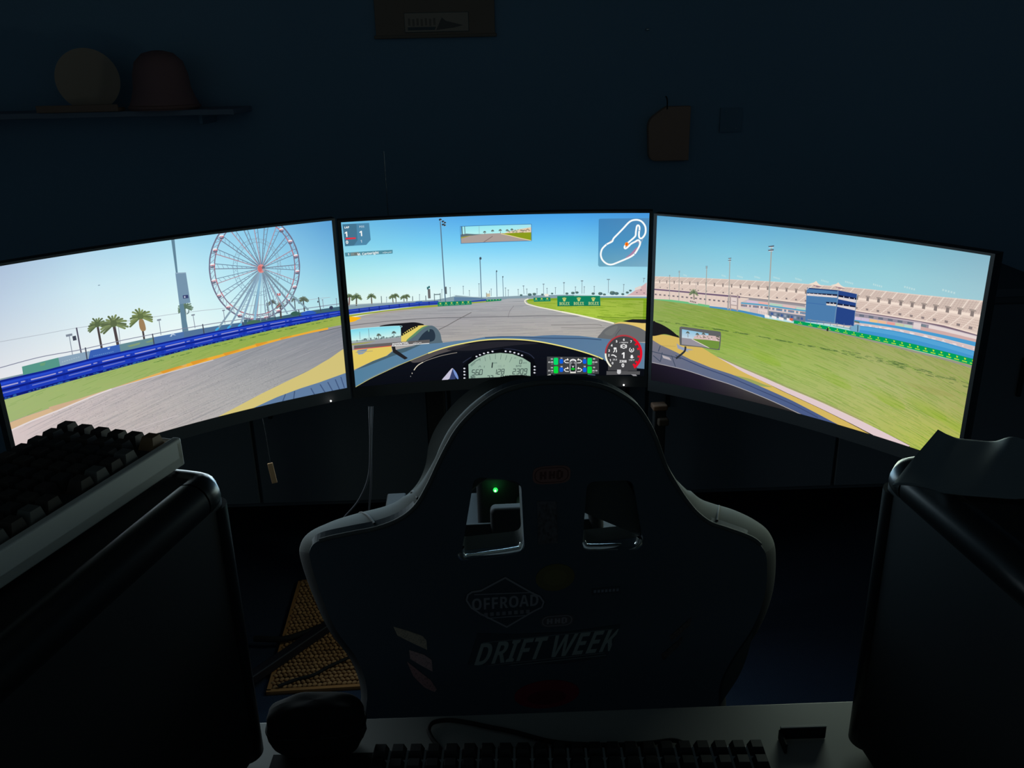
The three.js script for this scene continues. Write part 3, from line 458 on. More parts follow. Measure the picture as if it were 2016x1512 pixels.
  sline(c, [250, 253, 252], 11, Z([[540, 590], [650, 478], [780, 345], [900, 215], [960, 160], [1030, 122], [1120, 106], [1200, 112], [1280, 145], [1350, 215], [1390, 290], [1402, 390], [1390, 470], [1350, 545], [1300, 592], [1262, 600], [1232, 570], [1220, 510], [1224, 420], [1234, 340], [1224, 275], [1192, 250], [1162, 272], [1148, 340], [1136, 430], [1128, 525], [1080, 585], [1000, 655], [920, 725], [860, 780], [832, 830], [840, 866], [875, 868], [930, 825], [1000, 755], [1050, 722], [1120, 688], [1180, 650], [1225, 655], [1254, 700], [1252, 760], [1220, 840], [1170, 930], [1120, 1005], [1060, 1060], [980, 1110], [870, 1160], [700, 1232], [530, 1300], [430, 1312], [330, 1280], [230, 1190], [186, 1090], [182, 1000], [215, 890], [290, 805], [370, 745], [440, 712], [495, 680], [512, 640]]), true);
  for (const p of [[[330, 755], [360, 785]], [[1205, 392], [1245, 392]], [[1090, 1010], [1130, 1035]]]) line(c, [76, 140, 190], 3, Z(p));
  { const [x, y] = Z([[890, 758]]); dot(c, [252, 140, 40], x, y, 12, 13); dot(c, [226, 80, 10], x, y, 4, 9); }
  return c.canvas;
}

// ---------------------------------------------------------------- right screen: infield, grandstand, tower
function drawRight() {
  const c = picture();
  field(c, 0, 0, 1920, 640, [
    [[88, 160, 204], [98, 172, 214], [110, 178, 210], [122, 186, 208], [136, 182, 200]],
    [[120, 188, 216], [128, 198, 222], [136, 200, 218], [148, 204, 216], [156, 198, 210]],
    [[150, 204, 220], [156, 212, 226], [160, 212, 222], [164, 214, 222], [166, 208, 216]],
    [[176, 210, 220], [180, 222, 228], [178, 218, 224], [174, 218, 222], [172, 212, 216]],
    [[192, 214, 218], [190, 224, 228], [184, 222, 224], [178, 222, 222], [172, 214, 216]]]);
  for (const [x, y, w] of [[203,353, 12], [456,325, 14], [560,317, 18], [668,306, 18], [788,293, 20], [920,281, 20], [1076,268, 22], [1215,254, 24], [1374,243, 26], [1546,227, 30], [1747,207, 34]]) { c.fillStyle = 'rgba(206,228,226,.6)'; for (let i = 0; i < 5; i++) c.fillRect(x - w + i * w * .42, y - 7 + i * 1, w * .26, 10); }
  const top = [-19,384, 347,353, 574,334, 793,314, 980,299, 1125,287, 1293,273, 1557,255, 1731,239, 1923,219];
  const con = [-17,424, 349,398, 578,383, 797,365, 985,355, 1132,346, 1301,336, 1567,322, 1742,313, 1937,302];
  const dark = [-16,465, 353,449, 582,436, 803,424, 991,414, 1139,410, 1309,404, 1576,391, 1753,385, 1935,395];
  const base = [-13,536, 357,525, 588,522, 811,515, 1002,517, 1150,506, 1321,501, 1592,503, 1773,509, 1956,520];
  band(c, [226, 206, 194], top, base, 0, 1, 0, 1, 60);
  band(c, [214, 196, 184], top, con, .08, .82, 0, 1, 60); band(c, [242, 224, 210], top, con, .84, 1.02, 0, 1, 60); band(c, [222, 202, 190], con, dark, .1, .9, 0, 1, 60); band(c, [238, 218, 204], con, dark, .88, 1, 0, 1, 60);
  for (let i = 0; i < 5; i++) { band(c, [196, 176, 164, .5], top, con, .14 + i * .14, .18 + i * .14, 0, 1, 60); band(c, [202, 180, 168, .5], con, dark, .16 + i * .15, .2 + i * .15, 0, 1, 60); }
  // aisles lean with the seating
  for (let i = 0; i < 34; i++) {
    const t = Math.pow(i / 34, 1.08) * .998, w = 10 + 26 * t, f = (a, q) => along(a, Math.max(0, Math.min(1, q)));
    const a = f(top, t + .028), b = f(con, t), d = f(con, t + .012), e = f(dark, t - .02);
    line(c, [240, 224, 212], 2 + 3 * t, [...a, ...b]); line(c, [236, 218, 206], 2 + 3 * t, [...d, ...e]);
    const n = f(con, t + .004), h = (along(con, t)[1] - along(top, t)[1]); c.fillStyle = 'rgb(136,124,120)'; c.fillRect(n[0] - w * .28, n[1] - h * .34, w * .5, h * .36); c.fillStyle = 'rgb(164,150,142)'; c.fillRect(n[0] - w * .5, n[1] - h * .42, w * .95, h * .11);
    const z = f(dark, t + .006); c.fillStyle = 'rgba(112,104,108,.85)'; c.fillRect(z[0] - w * .25, z[1] - h * .42, w * .5, h * .17);
    for (let k = 0; k < 7; k++) { const q = t + k * .004 + .004, u = f(top, q + .024), v = f(con, q); line(c, [180, 156, 152, .25 + .4 * t * (k % 2)], 1.5 + 2 * t, [u[0], u[1] + 4, v[0] + (u[0] - v[0]) * .16, v[1] - h * .16]); }
    if (t > .45) for (let k = 0; k < 6; k++) { const q = t + k * .0045, u = f(con, q + .016), v = f(dark, q - .012); line(c, [190, 164, 156, .5], 4, [u[0], u[1] + h * .2, v[0], v[1] - h * .2], [9, 7]); }
  }
  band(c, [112, 92, 118], dark, base, -.03, .1, 0, .3); band(c, [140, 128, 132], dark, base, 0, .06, .3, .62); band(c, [120, 100, 116], dark, base, -.02, .06, .62, 1);
  for (let i = 0; i < 18; i++) { const t = .01 + i * .0155, a = along(dark, t), b = along(base, t); c.fillStyle = 'rgb(122,112,118)'; c.fillRect(a[0], a[1] + (b[1] - a[1]) * .42, 16, 9); line(c, [218, 196, 190], 2.5, [a[0] + 22, a[1] + 8, b[0] + 2, b[1] - 12]); }
  // suites and pit buildings
  poly(c, [206, 190, 188], [572,474, 625,441, 708,440, 835,435, 990,430, 993,519, 716,526, 592,521]);
  poly(c, [150, 146, 152], [624,435, 974,421, 975,432, 625,448]); 
  const s0 = [578,473, 710,464, 837,460, 986,454], s1 = [580,504, 713,495, 840,492, 990,486];
  band(c, [84, 160, 196], s0, s1, -.1, .18); band(c, [140, 128, 136], s0, s1, .3, .7); band(c, [84, 160, 200], s0, s1, .5, .62, .5, 1); band(c, [214, 198, 196], s0, s1, .72, 1);
  for (let i = 0; i < 16; i++) { const t = .04 + i * .06, a = along(s0, t), b = along(s1, t); c.fillStyle = i % 3 ? 'rgb(226,208,204)' : 'rgb(120,132,160)'; c.fillRect(a[0], a[1] + (b[1] - a[1]) * .3, 11, (b[1] - a[1]) * .4); }
  for (const [k, x0, y0, x1, y1] of [[[214, 190, 214], 613,458, 684,455], [[236, 176, 168], 690,455, 748,452], [[176, 214, 190], 761,452, 836,450], [[226, 190, 186], 843,450, 915,449], [[186, 216, 196], 924,449, 979,446]]) line(c, k, 11, [x0, y0, x1, y1]);
  poly(c, [112, 124, 146], [752,495, 983,485, 984,521, 907,529, 754,525]); for (let i = 0; i < 10; i++) { const a = [771,501], b = [966,497], f = i / 9.5; c.fillStyle = ['rgb(64,92,150)', 'rgb(150,160,176)', 'rgb(84,104,120)'][i % 3]; c.fillRect(a[0] + (b[0] - a[0]) * f, a[1] + (b[1] - a[1]) * f, 13, 14); }
  poly(c, [230, 212, 208], [691,496, 748,492, 751,526, 693,526]); for (let i = 0; i < 5; i++) { const a = [698,510]; c.fillStyle = 'rgb(184,170,168)'; c.fillRect(a[0] + i * 11, a[1] - 8 + i, 3, 22); }
  poly(c, [216, 208, 190], [568,506, 636,501, 637,520, 569,525]);
  const bb = [355,525, 486,519, 585,519, 715,523, 735,525], bt = [356,535, 487,533, 586,533, 717,538, 736,544]; band(c, [74, 142, 192], bb, bt, 0, 1);
  band(c, [112, 190, 130], [-13,531, 112,520, 250,518, 375,519], [-13,543, 113,535, 250,532, 376,535], 0, 1);
  poly(c, [222, 202, 196], [235,503, 296,502, 298,524, 236,523]); for (let i = 0; i < 4; i++) { const a = [244,510]; c.fillStyle = 'rgb(128,118,112)'; c.fillRect(a[0] + i * 11, a[1] + i - 3, 8, 9); }
  palm(c, 267,457, 27, [[92, 112, 84], [116, 132, 98], [134, 146, 108]], [130, 126, 110], [271,499], 7);
  // scoreboard frame and light poles
  line(c, [176, 160, 158], 8, [494,454, 496,527]); line(c, [168, 152, 152], 8, [505,434, 513,530]); line(c, [172, 156, 154], 9, [553,427, 558,527]); poly(c, [226, 210, 206], [512,448, 550,447, 552,493, 514,495]); line(c, [140, 124, 130], 3, [522,472, 545,472]); for (const [x0, y0, x1, y1] of [[507,446, 553,445], [511,496, 557,495], [512,518, 559,520]]) line(c, [176, 158, 156], 6, [x0, y0, x1, y1]);
  const pole = (x, y, bx, by, w, lw) => { line(c, [166, 166, 160], lw, [x, y, bx, by]); for (const q of [-3, 9]) { const o = q * w / 12; poly(c, [82, 92, 106], [x - w, y + o + w * .2, x - w * .2, y + o, x + w * .7, y + o - w * .22, x + w * .6, y + o + w * .16, x - w * .7, y + o + w * .42]); poly(c, [226, 232, 236], [x - w * .7, y + o + w * .42, x + w * .55, y + o + w * .18, x + w * .5, y + o + w * .32, x - w * .6, y + o + w * .56]); } };
  pole(741,117, 754,525, 22, 7); pole(488,216, 500,526, 13, 5); pole(342,282, 349,523, 9, 5); pole(163,332, 169,519, 7, 4); pole(100,365, 105,521, 5, 4); line(c, [182, 172, 168], 3, [278,391, 280,452]); line(c, [182, 172, 168], 3, [263,392, 297,389]);
  // blue fence on the right
  const u0 = [1257,456, 1349,450, 1490,441, 1630,436, 1761,434, 1926,433], u1 = [1261,484, 1352,474, 1494,466, 1635,465, 1766,467, 1928,475], u2 = [1266,527, 1359,524, 1501,518, 1642,519, 1775,522, 1929,527];
  const dk2 = [1260,409, 1344,405, 1485,399, 1624,391, 1755,392, 1925,397];
  band(c, [196, 184, 190], dk2, u0, 0, 1); band(c, [150, 142, 156], dk2, u0, .12, .5); 
  for (let i = 0; i < 9; i++) { const k = [[206, 190, 216], [206, 190, 216], [236, 196, 140], [236, 186, 150], [230, 160, 150], [196, 206, 170], [186, 214, 196], [206, 190, 206], [220, 196, 194]][i]; band(c, k, dk2, u0, .58, .92, i / 14, (i + .92) / 14, 4); }
  for (let i = 0; i < 7; i++) band(c, [104, 112, 128], dk2, u0, .2, .46, .05 + i * .08, .09 + i * .08, 3);
  band(c, [226, 212, 212], dk2, u0, .14, .8, .5, .56, 3); band(c, [116, 132, 140], dk2, u0, .22, .7, .565, .6, 3); band(c, [228, 214, 212], dk2, u0, .1, .5, .62, 1); band(c, [206, 172, 168], dk2, u0, .5, .95, .56, 1);
  band(c, [74, 156, 208], u0, u1, -.1, .42); band(c, [212, 192, 192], u0, u1, .5, 1.05); for (let i = 0; i < 40; i++) { const t = rnd(), a = along(u0, t), b = along(u1, t); c.fillStyle = 'rgba(236,226,226,.8)'; c.fillRect(a[0], a[1] + (b[1] - a[1]) * rr(.6, .95), rr(8, 22), 6); }
  band(c, [66, 150, 206], u1, u2, 0, 1); band(c, [84, 164, 214], u1, u2, .1, .5); spoly(c, [120, 168, 196], [1245,502, 1280,477, 1304,478, 1300,519, 1259,519]); line(c, [44, 78, 104], 5, [1292,478, 1295,515]); line(c, [96, 110, 96], 9, [1270,462, 1299,462]);
  // blue tower
  poly(c, [76, 124, 172], [974,321, 1157,306, 1158,499, 984,518]); poly(c, [38, 68, 134], [1157,306, 1267,309, 1270,487, 1158,499]);
  poly(c, [34, 62, 116], [974,321, 1157,306, 1156,313, 974,327]);
  for (const [o, h] of [[10, 5.5], [25, 4.5]]) { void h; }
  poly(c, [30, 34, 60], [979,349, 1157,329, 1157,342, 979,354]); poly(c, [226, 216, 214], [979,353, 1156,339, 1156,349, 979,366]); poly(c, [24, 28, 56], [1157,331, 1267,331, 1266,340, 1157,342]); poly(c, [222, 212, 210], [1157,342, 1267,341, 1267,358, 1157,355]);
  poly(c, [26, 30, 56], [1094,383, 1158,376, 1158,385, 1101,392]); poly(c, [222, 214, 208], [1098,391, 1158,385, 1159,397, 1096,401]); poly(c, [222, 212, 210], [1159,385, 1268,381, 1268,401, 1159,398]); poly(c, [24, 30, 60], [1160,379, 1269,375, 1269,383, 1160,388]);
  for (const [x, y, z, w] of [[994,349, 995,364], [1018,347, 1020,362], [1042,344, 1044,361], [1066,343, 1067,357], [1093,340, 1094,356], [1125,336, 1127,353], [1193,333, 1195,353], [1225,333, 1228,355], [1254,334, 1257,356], [1195,378, 1197,398], [1230,378, 1233,400], [1118,381, 1120,398], [1139,380, 1141,397]]) line(c, [206, 208, 216], 4, [x, y, z, w]);
  line(c, [104, 140, 176], 6, [1157,308, 1160,353, 1158,417, 1158,499]); line(c, [120, 150, 178], 3, [1266,309, 1269,485]); line(c, [60, 104, 164], 3, [982,407, 1099,399]); line(c, [206, 200, 196], 4, [973,320, 974,332, 999,307]);
  for (const [x, y, s] of [[1025,287, 1], [1154,275, 1.05]]) { poly(c, [240, 222, 206], [x - 42 * s, y + 11, x - 12 * s, y - 2, x, y - 13, x + 12 * s, y - 1, x + 44 * s, y + 14, x, y + 12]); poly(c, [150, 120, 132], [x - 20 * s, y + 12, x + 44 * s, y + 14, x + 8, y + 22]); line(c, [200, 190, 190], 3, [x, y + 12, x, y + 30]); }
  for (let i = 0; i < 7; i++) { const a = [1016,502], b = [1252,489], f = i / 6; line(c, [120, 134, 156], 3, [a[0] + (b[0] - a[0]) * f, a[1] + (b[1] - a[1]) * f - 6, a[0] + (b[0] - a[0]) * f, a[1] + (b[1] - a[1]) * f + 18]); } line(c, [150, 156, 160], 3, [997,503, 1149,495, 1256,494]); line(c, [130, 138, 146], 3, [1150,509, 1257,508]);
  // grass, barrier, kerb
  const gt = [-27,534, 113,533, 250,531, 376,534, 586,531, 736,542, 917,541, 1093,540, 1332,542, 1616,547, 1779,548, 1961,548];
  const kt = [-11,773, 176,758, 334,795, 447,841, 544,864, 633,884, 781,913, 908,939, 1141,976, 1392,1021, 1663,1070];
  const grass = [...gt, 1912,1052, 1702,1143, ...[...Array(kt.length / 2).keys()].reverse().flatMap((i) => [kt[2 * i], kt[2 * i + 1]])];
  poly(c, [126, 162, 64], grass);
  inside(c, grass, () => {
    field(c, -20, 480, 1960, 620, [[[126, 152, 76], [116, 148, 54], [124, 148, 58], [136, 152, 76], [134, 148, 76]], [[122, 158, 62], [118, 156, 50], [126, 158, 62], [142, 162, 84], [138, 154, 76]], [[124, 164, 74], [128, 168, 62], [140, 172, 74], [152, 172, 92], [146, 160, 76]], [[130, 168, 76], [138, 172, 84], [146, 172, 86], [156, 174, 84], [158, 174, 66]], [[130, 168, 76], [140, 170, 90], [150, 164, 100], [152, 172, 74], [160, 186, 52]]], [22, 10, 22]);
    streaks(c, [[92, 134, 44, .2], [176, 192, 110, .2], [164, 164, 96, .16], [110, 160, 40, .2]], 2600, 0, 520, 1900, 1080, 130, 5, (x) => .06 + x * .00012);
    for (const [x, y, r] of [[1185,814, 80], [1487,840, 90], [1713,832, 90], [1856,872, 80], [736,774, 90]]) for (let k = 0; k < 6; k++) { c.save(); c.translate(x + k * 12, y + k * 6); c.rotate(.2); dot(c, [132, 178, 30, .05], 0, 0, r * (1.4 - k * .12), r * (.4 - k * .04)); c.restore(); }
    const tr = [13,667, 154,667, 326,664, 529,659, 727,658, 982,655, 1166,649, 1345,644, 1461,642, 1630,645, 1795,650, 1940,658];
    for (let i = 0; i < 330; i++) { const t = rnd(), [x, y] = along(tr, t), w = 1 + t * 1.2; if (Math.sin(t * 90) > -.8) { const s = t < .62 ? 2.2 : 7; c.fillStyle = `rgba(78,106,56,${.3 + .3 * rnd()})`; c.fillRect(x, y + rr(-s, s) * w, rr(8, 22) * w, rr(2.5, 4.5)); } }
    spoly(c, [156, 150, 84, .3], [1587,730, 1751,721, 1861,731, 1729,756]);
  });
  band(c, [150, 146, 140], [917,542, 1093,541, 1332,544, 1617,550, 1779,550, 1962,555], [918,548, 1094,547, 1333,551, 1618,558, 1780,558, 1964,565], 0, 1);
  const b0 = [916,523, 1091,519, 1329,518, 1500,514, 1611,514, 1773,514, 1940,516], b1 = [917,541, 1093,540, 1332,543, 1504,543, 1616,544, 1778,545, 1946,549];
  band(c, [0, 158, 92], b0, b1, 0, 1); for (let i = 0; i < 22; i++) { const t = Math.pow((i + .5) / 22, .86), a = along(b0, t), b = along(b1, t), h = b[1] - a[1]; poly(c, [206, 226, 50], [a[0] - h * .17, a[1] + h * .16, a[0] + h * .17, a[1] + h * .22, a[0] + h * .1, a[1] + h * .46, a[0] - h * .1, a[1] + h * .42]); band(c, [170, 220, 60], b0, b1, .64, .82, t - .013, Math.min(1, t + .012), 2); }
  c.fillStyle = 'rgb(40,44,44)'; { const [x, y] = [1121,539]; c.fillRect(x - 5, y - 10, 10, 18); }
  for (const [x, y] of [[748,528], [793,528], [837,528], [886,526]]) poly(c, [244, 236, 230], [x - 15, y - 10, x + 15, y - 7, x + 15, y + 9, x - 15, y + 6]); poly(c, [216, 104, 70], [890,514, 911,513, 907,529, 888,526]);
  const kb = [-11,780, 176,768, 335,805, 448,853, 545,879, 634,901, 783,936, 910,964, 1144,1005, 1365,1051, 1623,1093];
  poly(c, [224, 202, 204], [433,837, 544,864, 633,884, 781,913, 908,939, 1141,976, 1392,1021, 1670,1074, 1611,1112, 1366,1060, 1145,1015, 911,970, 634,906, 493,866]);
  line(c, [150, 128, 118, .6], 5, [447,838, 632,879, 907,932, 1140,970, 1391,1015]);
  void kb;
  // own car on the right
  const yel = [-4,772, 70,757, 176,758, 271,776, 334,795, 447,841, 544,875, 634,906, 784,942, 911,973, 1145,1018, 1398,1072, 1467,1093, 1372,1105, 1215,1077, 954,1014, 754,982, 549,941, 411,932, 271,908, 128,871, -2,827];
  spoly(c, [212, 182, 96], yel); inside(c, yel, () => { spoly(c, [140, 160, 92, .8], [549,941, 650,936, 768,952, 818,957, 719,967]); line(c, [180, 156, 90], 3, [20,837, 161,821]); poly(c, [150, 160, 184], [167,800, 196,815, 238,822, 287,823, 239,835, 260,845, 215,839, 176,832]); });
  const tub = [-10,800, 55,828, 163,858, 270,891, 410,919, 549,934, 753,972, 953,1011, 1214,1074, 1372,1105, 1221,1132, 1071,1093, 926,1067, 759,1040, 554,1007, 415,996, 310,979, 203,965, -4,963];
  poly(c, [88, 100, 128], tub); inside(c, tub, () => { field(c, 0, 760, 1400, 320, [[[128, 124, 132], [92, 104, 136], [84, 98, 136]], [[110, 112, 128], [86, 104, 142], [72, 92, 140]], [[110, 112, 128], [80, 96, 134], [66, 84, 134]]]); for (const p of [[55,835, 43,875], [0,882, 200,897], [8,908, 60,942], [71,877, 60,942], [136,887, 167,958]]) line(c, [70, 80, 100], 6, p); poly(c, [186, 178, 182], [69,895, 122,903, 137,921, 80,914]); sline(c, [60, 74, 112], 6, [164,882, 342,925, 550,957, 755,998, 955,1033, 1120,1072]); });
  const inn = [-4,960, 203,965, 310,976, 415,989, 553,1000, 758,1033, 926,1060, 1090,1094, 1093,1125, 493,1126, 2,1129];
  poly(c, [40, 30, 46], inn); inside(c, inn, () => field(c, 0, 900, 1000, 180, [[[34, 28, 44], [44, 36, 52], [92, 88, 90], [120, 114, 108]], [[26, 22, 34], [36, 30, 46], [72, 68, 70], [84, 78, 74]], [[20, 18, 26], [28, 24, 36], [44, 42, 44], [50, 46, 46]]]));
  sline(c, [166, 164, 168], 5, [3,957, 203,965, 310,976, 415,989, 553,1002, 758,1033, 926,1064, 1071,1093]);
  spoly(c, [26, 26, 30], [-15,681, 14,680, 67,693, 121,716, 164,743, 186,759, 144,756, 80,752, -11,773]); for (let i = 0; i < 8; i++) { const a = [7,681], b = [172,752], f = i / 7; dot(c, [26, 26, 30], a[0] + (b[0] - a[0]) * f, a[1] + (b[1] - a[1]) * f, 7); }
  sline(c, [46, 50, 56], 12, [229,810, 227,837, 209,861, 168,902]);
  spoly(c, [96, 98, 100], [182,703, 189,687, 210,683, 327,680, 443,675, 460,682, 463,723, 460,782, 447,795, 334,798, 206,807, 188,793]);
  const ml = [199,694, 210,687, 327,684, 443,680, 455,688, 456,780, 447,790, 334,793, 202,801];
  inside(c, ml, () => { field(c, 140, 700, 240, 60, [[[140, 192, 222], [146, 196, 222]], [[196, 216, 226], [206, 212, 222]]]); poly(c, [212, 184, 180], [282,737, 309,719, 380,711, 465,706, 467,742, 283,754]); poly(c, [112, 146, 62], [262,754, 365,743, 467,737, 471,794, 396,794]); poly(c, [150, 146, 154], [193,757, 269,753, 333,772, 396,794, 196,809]); line(c, [236, 226, 210], 4, [269,754, 333,774, 396,794]); for (const [x, y, bx, by] of [[240,717, 243,747], [305,717, 306,736], [346,708, 348,736], [442,710, 443,726]]) palm(c, x, y, 11, [[84, 90, 80], [104, 104, 90]], [120, 112, 104], [bx, by], 3); for (let i = 0; i < 16; i++) { const a = [323,730], b = [446,732], f = rnd(); c.fillStyle = ['rgba(110,96,90,.8)', 'rgba(90,104,84,.8)', 'rgba(236,228,226,.8)'][i % 3]; c.fillRect(a[0] + (b[0] - a[0]) * f, a[1] + (b[1] - a[1]) * f - rr(0, 14), rr(4, 12), rr(3, 8)); } });
  return c.canvas;
}
const screenTexture = (cv) => { const t = new THREE.CanvasTexture(cv); t.colorSpace = THREE.SRGBColorSpace; t.anisotropy = 8; return t; };

// ---------------------------------------------------------------- the room
const WALLZ = -2.9;
const wallPaint = mat([0.3, 0.46, 0.6], 0.9, 0, { bumpMap: repeat(grain, 12, 8), bumpScale: 0.001 });
const paleWall = mat([0.86, 0.88, 0.9], 0.9);
const carpet = mat([0.02, 0.034, 0.066], 0.97, 0, { bumpMap: repeat(grain, 60, 60), bumpScale: 0.004 });
struct('floor', box(5.2, 0.1, 5.2, 0, -0.05, -0.7), carpet);
struct('ceiling', box(5.2, 0.1, 5.2, 0, 2.55, -0.7), mat([0.16, 0.165, 0.17], 0.95));
struct('wall_front', box(5.2, 2.5, 0.1, 0, 1.25, WALLZ - 0.05), wallPaint);
struct('wall_back', box(5.2, 2.5, 0.1, 0, 1.25, 1.25), paleWall);
struct('wall_left', box(0.1, 2.5, 4.8, -2.45, 1.25, -0.55), wallPaint);
struct('wall_right', box(0.1, 2.5, 4.8, 2.45, 1.25, -0.55), wallPaint);
struct('baseboard_front', box(4.8, 0.08, 0.015, 0, 0.04, WALLZ + 0.0075), mat([0.2, 0.22, 0.24], 0.6));

// ---------------------------------------------------------------- three curved monitors
const SW = 0.697, SH = SW * 9 / 16, SR = 1.8;
function bent(u0, u1, y0, y1, z0, z1, n = 40) {   // slab bent round the screen's cylinder: u along the arc, z towards the viewer
  const pos = [], uv = [], idx = [], P = (u, y, z) => { const a = u / SR, r = SR - z; return [r * Math.sin(a), y, SR - r * Math.cos(a)]; };
  const quad = (a, b, c, d, ua, ub, va, vb) => { const k = pos.length / 3; pos.push(...a, ...b, ...c, ...d); uv.push(ua, va, ub, va, ub, vb, ua, vb); idx.push(k, k + 1, k + 2, k, k + 2, k + 3); };
  for (let i = 0; i < n; i++) {
    const f = i / n, g = (i + 1) / n, a = u0 + (u1 - u0) * f, b = u0 + (u1 - u0) * g;
    quad(P(a, y0, z1), P(b, y0, z1), P(b, y1, z1), P(a, y1, z1), f, g, 0, 1);
    if (z0 === z1) continue;
    quad(P(b, y0, z0), P(a, y0, z0), P(a, y1, z0), P(b, y1, z0), g, f, 0, 1);
    quad(P(a, y1, z1), P(b, y1, z1), P(b, y1, z0), P(a, y1, z0), f, g, 0, 1);
    quad(P(a, y0, z0), P(b, y0, z0), P(b, y0, z1), P(a, y0, z1), f, g, 0, 1);
  }
  if (z0 !== z1) for (const [u, s] of [[u0, 0], [u1, 1]]) { const q = [P(u, y0, z0), P(u, y0, z1), P(u, y1, z1), P(u, y1, z0)]; if (s) q.reverse(); quad(...q, 0, 1, 0, 1); }
  const g = new THREE.BufferGeometry();
  g.setAttribute('position', new THREE.Float32BufferAttribute(pos, 3)); g.setAttribute('uv', new THREE.Float32BufferAttribute(uv, 2)); g.setIndex(idx); g.computeVertexNormals();
  return g;
}
function monitor(k, label, [x, y, z], turn, canvas, led) {
  const t = thing('curved_monitor', label, 'monitor', [x, y - SH / 2, z], turn, 'three curved monitors side by side in front of the racing seat');
  const face = new THREE.MeshPhysicalMaterial({ color: 0x000000, roughness: 0.9, specularIntensity: 0, emissive: 0xffffff, emissiveMap: screenTexture(canvas), emissiveIntensity: 1 });
  part('screen', bent(-SW / 2, SW / 2, 0, SH, 0, 0, 64), face, t, ['screen showing a ferris wheel, palms and a blue guard rail beside a race track', 'screen showing a race track ahead, a cockpit rim, a lap panel and dials', 'screen showing grass, a grandstand, a blue tower and a white kerb'][k]);
  const frame = mergeGeometries([bent(-SW / 2 - .0075, SW / 2 + .0075, SH, SH + .0045, -.012, .0012), bent(-SW / 2 - .0075, -SW / 2, 0, SH, -.012, .0012, 2), bent(SW / 2, SW / 2 + .0075, 0, SH, -.012, .0012, 2)]);
  part('bezel', frame, M.bezel, t);
  part('chin', bent(-SW / 2 - .0075, SW / 2 + .0075, -.028, 0, -.016, .0016), M.bezel, t);
  part('back_shell', mergeGeometries([bent(-SW / 2 - .0075, SW / 2 + .0075, -.028, SH + .0045, -.026, -.0125), rbox(.36, .26, .045, .012, 0, SH / 2, -.047)].map((g) => { const n = g.index ? g.toNonIndexed() : g; for (const a of Object.keys(n.attributes)) if (!['position', 'normal', 'uv'].includes(a)) n.deleteAttribute(a); return n; })), M.blackPlastic, t);
  if (led) {
    const u = (led[0] / 1920 - 0.5) * SW, v = (1 - led[1] / 1080) * SH, a = u / SR, at = [SR * Math.sin(a), v, SR - SR * Math.cos(a) + .0035];
    part('power_light', new THREE.SphereGeometry(.0021, 10, 8).translate(...at), glow([1, 1, 0.95], 2.2), t, 'tiny white power light');
    const p = new THREE.PointLight(0xffffff, 0.0004, 0.6); p.position.set(at[0], at[1], at[2] + .004); p.castShadow = true; t.add(p);
  }
  const area = new THREE.RectAreaLight(lin(...SCREEN_LIGHT[k]), SCREEN_GAIN, SW, SH); area.position.set(0, SH / 2, .042); area.rotation.y = Math.PI; t.add(area);
  return t;
}
monitor(0, 'left curved monitor, its picture showing a ferris wheel behind a blue guard rail', [-0.67748, EYE - 0.51518, -1.73513], 0.68442, drawLeft(), [1801,1144]);
monitor(1, 'centre curved monitor behind the seat, its picture showing the cockpit dials and track map', [-0.0282, EYE - 0.52383, -2.0037], 0.04751, drawCentre(), [1786,1143]);
monitor(2, 'right curved monitor, its picture showing a grandstand, blue tower and green infield', [0.60414, EYE - 0.52639, -1.74676], -0.77559, drawRight(), null);

// stand that carries them
{
  const t = thing('monitor_stand', 'black metal frame carrying the three monitors, one post seen left of the seat', 'stand', [-0.03, 0, -2.13], 0.0475);
  for (const x of [-0.17, 0.2]) { part('post', rbox(.05, 1.0, .04, .005, x, .5, 0), M.profile, t); part('foot', rbox(.05, .03, .62, .006, x, .015, .1), M.profile, t); }
  part('crossbar', rbox(1.3, .045, .035, .005, 0, .93, -.03), M.profile, t);
  part('mount_plate', rbox(.12, .12, .02, .004, 0, .936, .045), M.steel, t);
  for (const [s, a] of [[-1, 0.64], [1, -0.82]]) { part('side_arm', rbox(.34, .04, .03, .005).rotateY(a).translate(s * .74, .93, .145), M.profile, t); }
}
// dark bar and thin cable on the mat, left of the seat
tag(part('frame_bar', (() => { const a = [-0.6824,-1.7832], b = [-0.4785,-2.066], dx = b[0] - a[0], dz = b[1] - a[1], l = Math.hypot(dx, dz); return rbox(l, .026, .026, .004).rotateY(-Math.atan2(dz, dx)).translate((a[0] + b[0]) / 2, .026, (a[1] + b[1]) / 2); })(), mat([0.02, 0.016, 0.024], 0.6), scene), 'dark bar lying slantwise across the orange woven mat', 'bar');
{ const p = [[-0.5971,-1.7827], [-0.556,-1.808], [-0.5194,-1.8223], [-0.4822,-1.8566], [-0.4359,-1.8917], [-0.3765,-1.9402]];
  tag(part('floor_cable', tube(p.map(([x, z]) => [x, .016, z]), .0045, 40), M.rubber, scene), 'thin black cable trailing over the near half of the woven mat', 'cable'); 
  const q = [[-0.7047,-1.9644], [-0.6225,-1.9614], [-0.5736,-1.9863], [-0.525,-2.0186]];
  tag(part('floor_cable_001', tube(q.map(([x, z]) => [x, .026, z]), .008, 40), M.rubber, scene), 'thicker black cable crossing the far edge of the woven mat', 'cable'); }

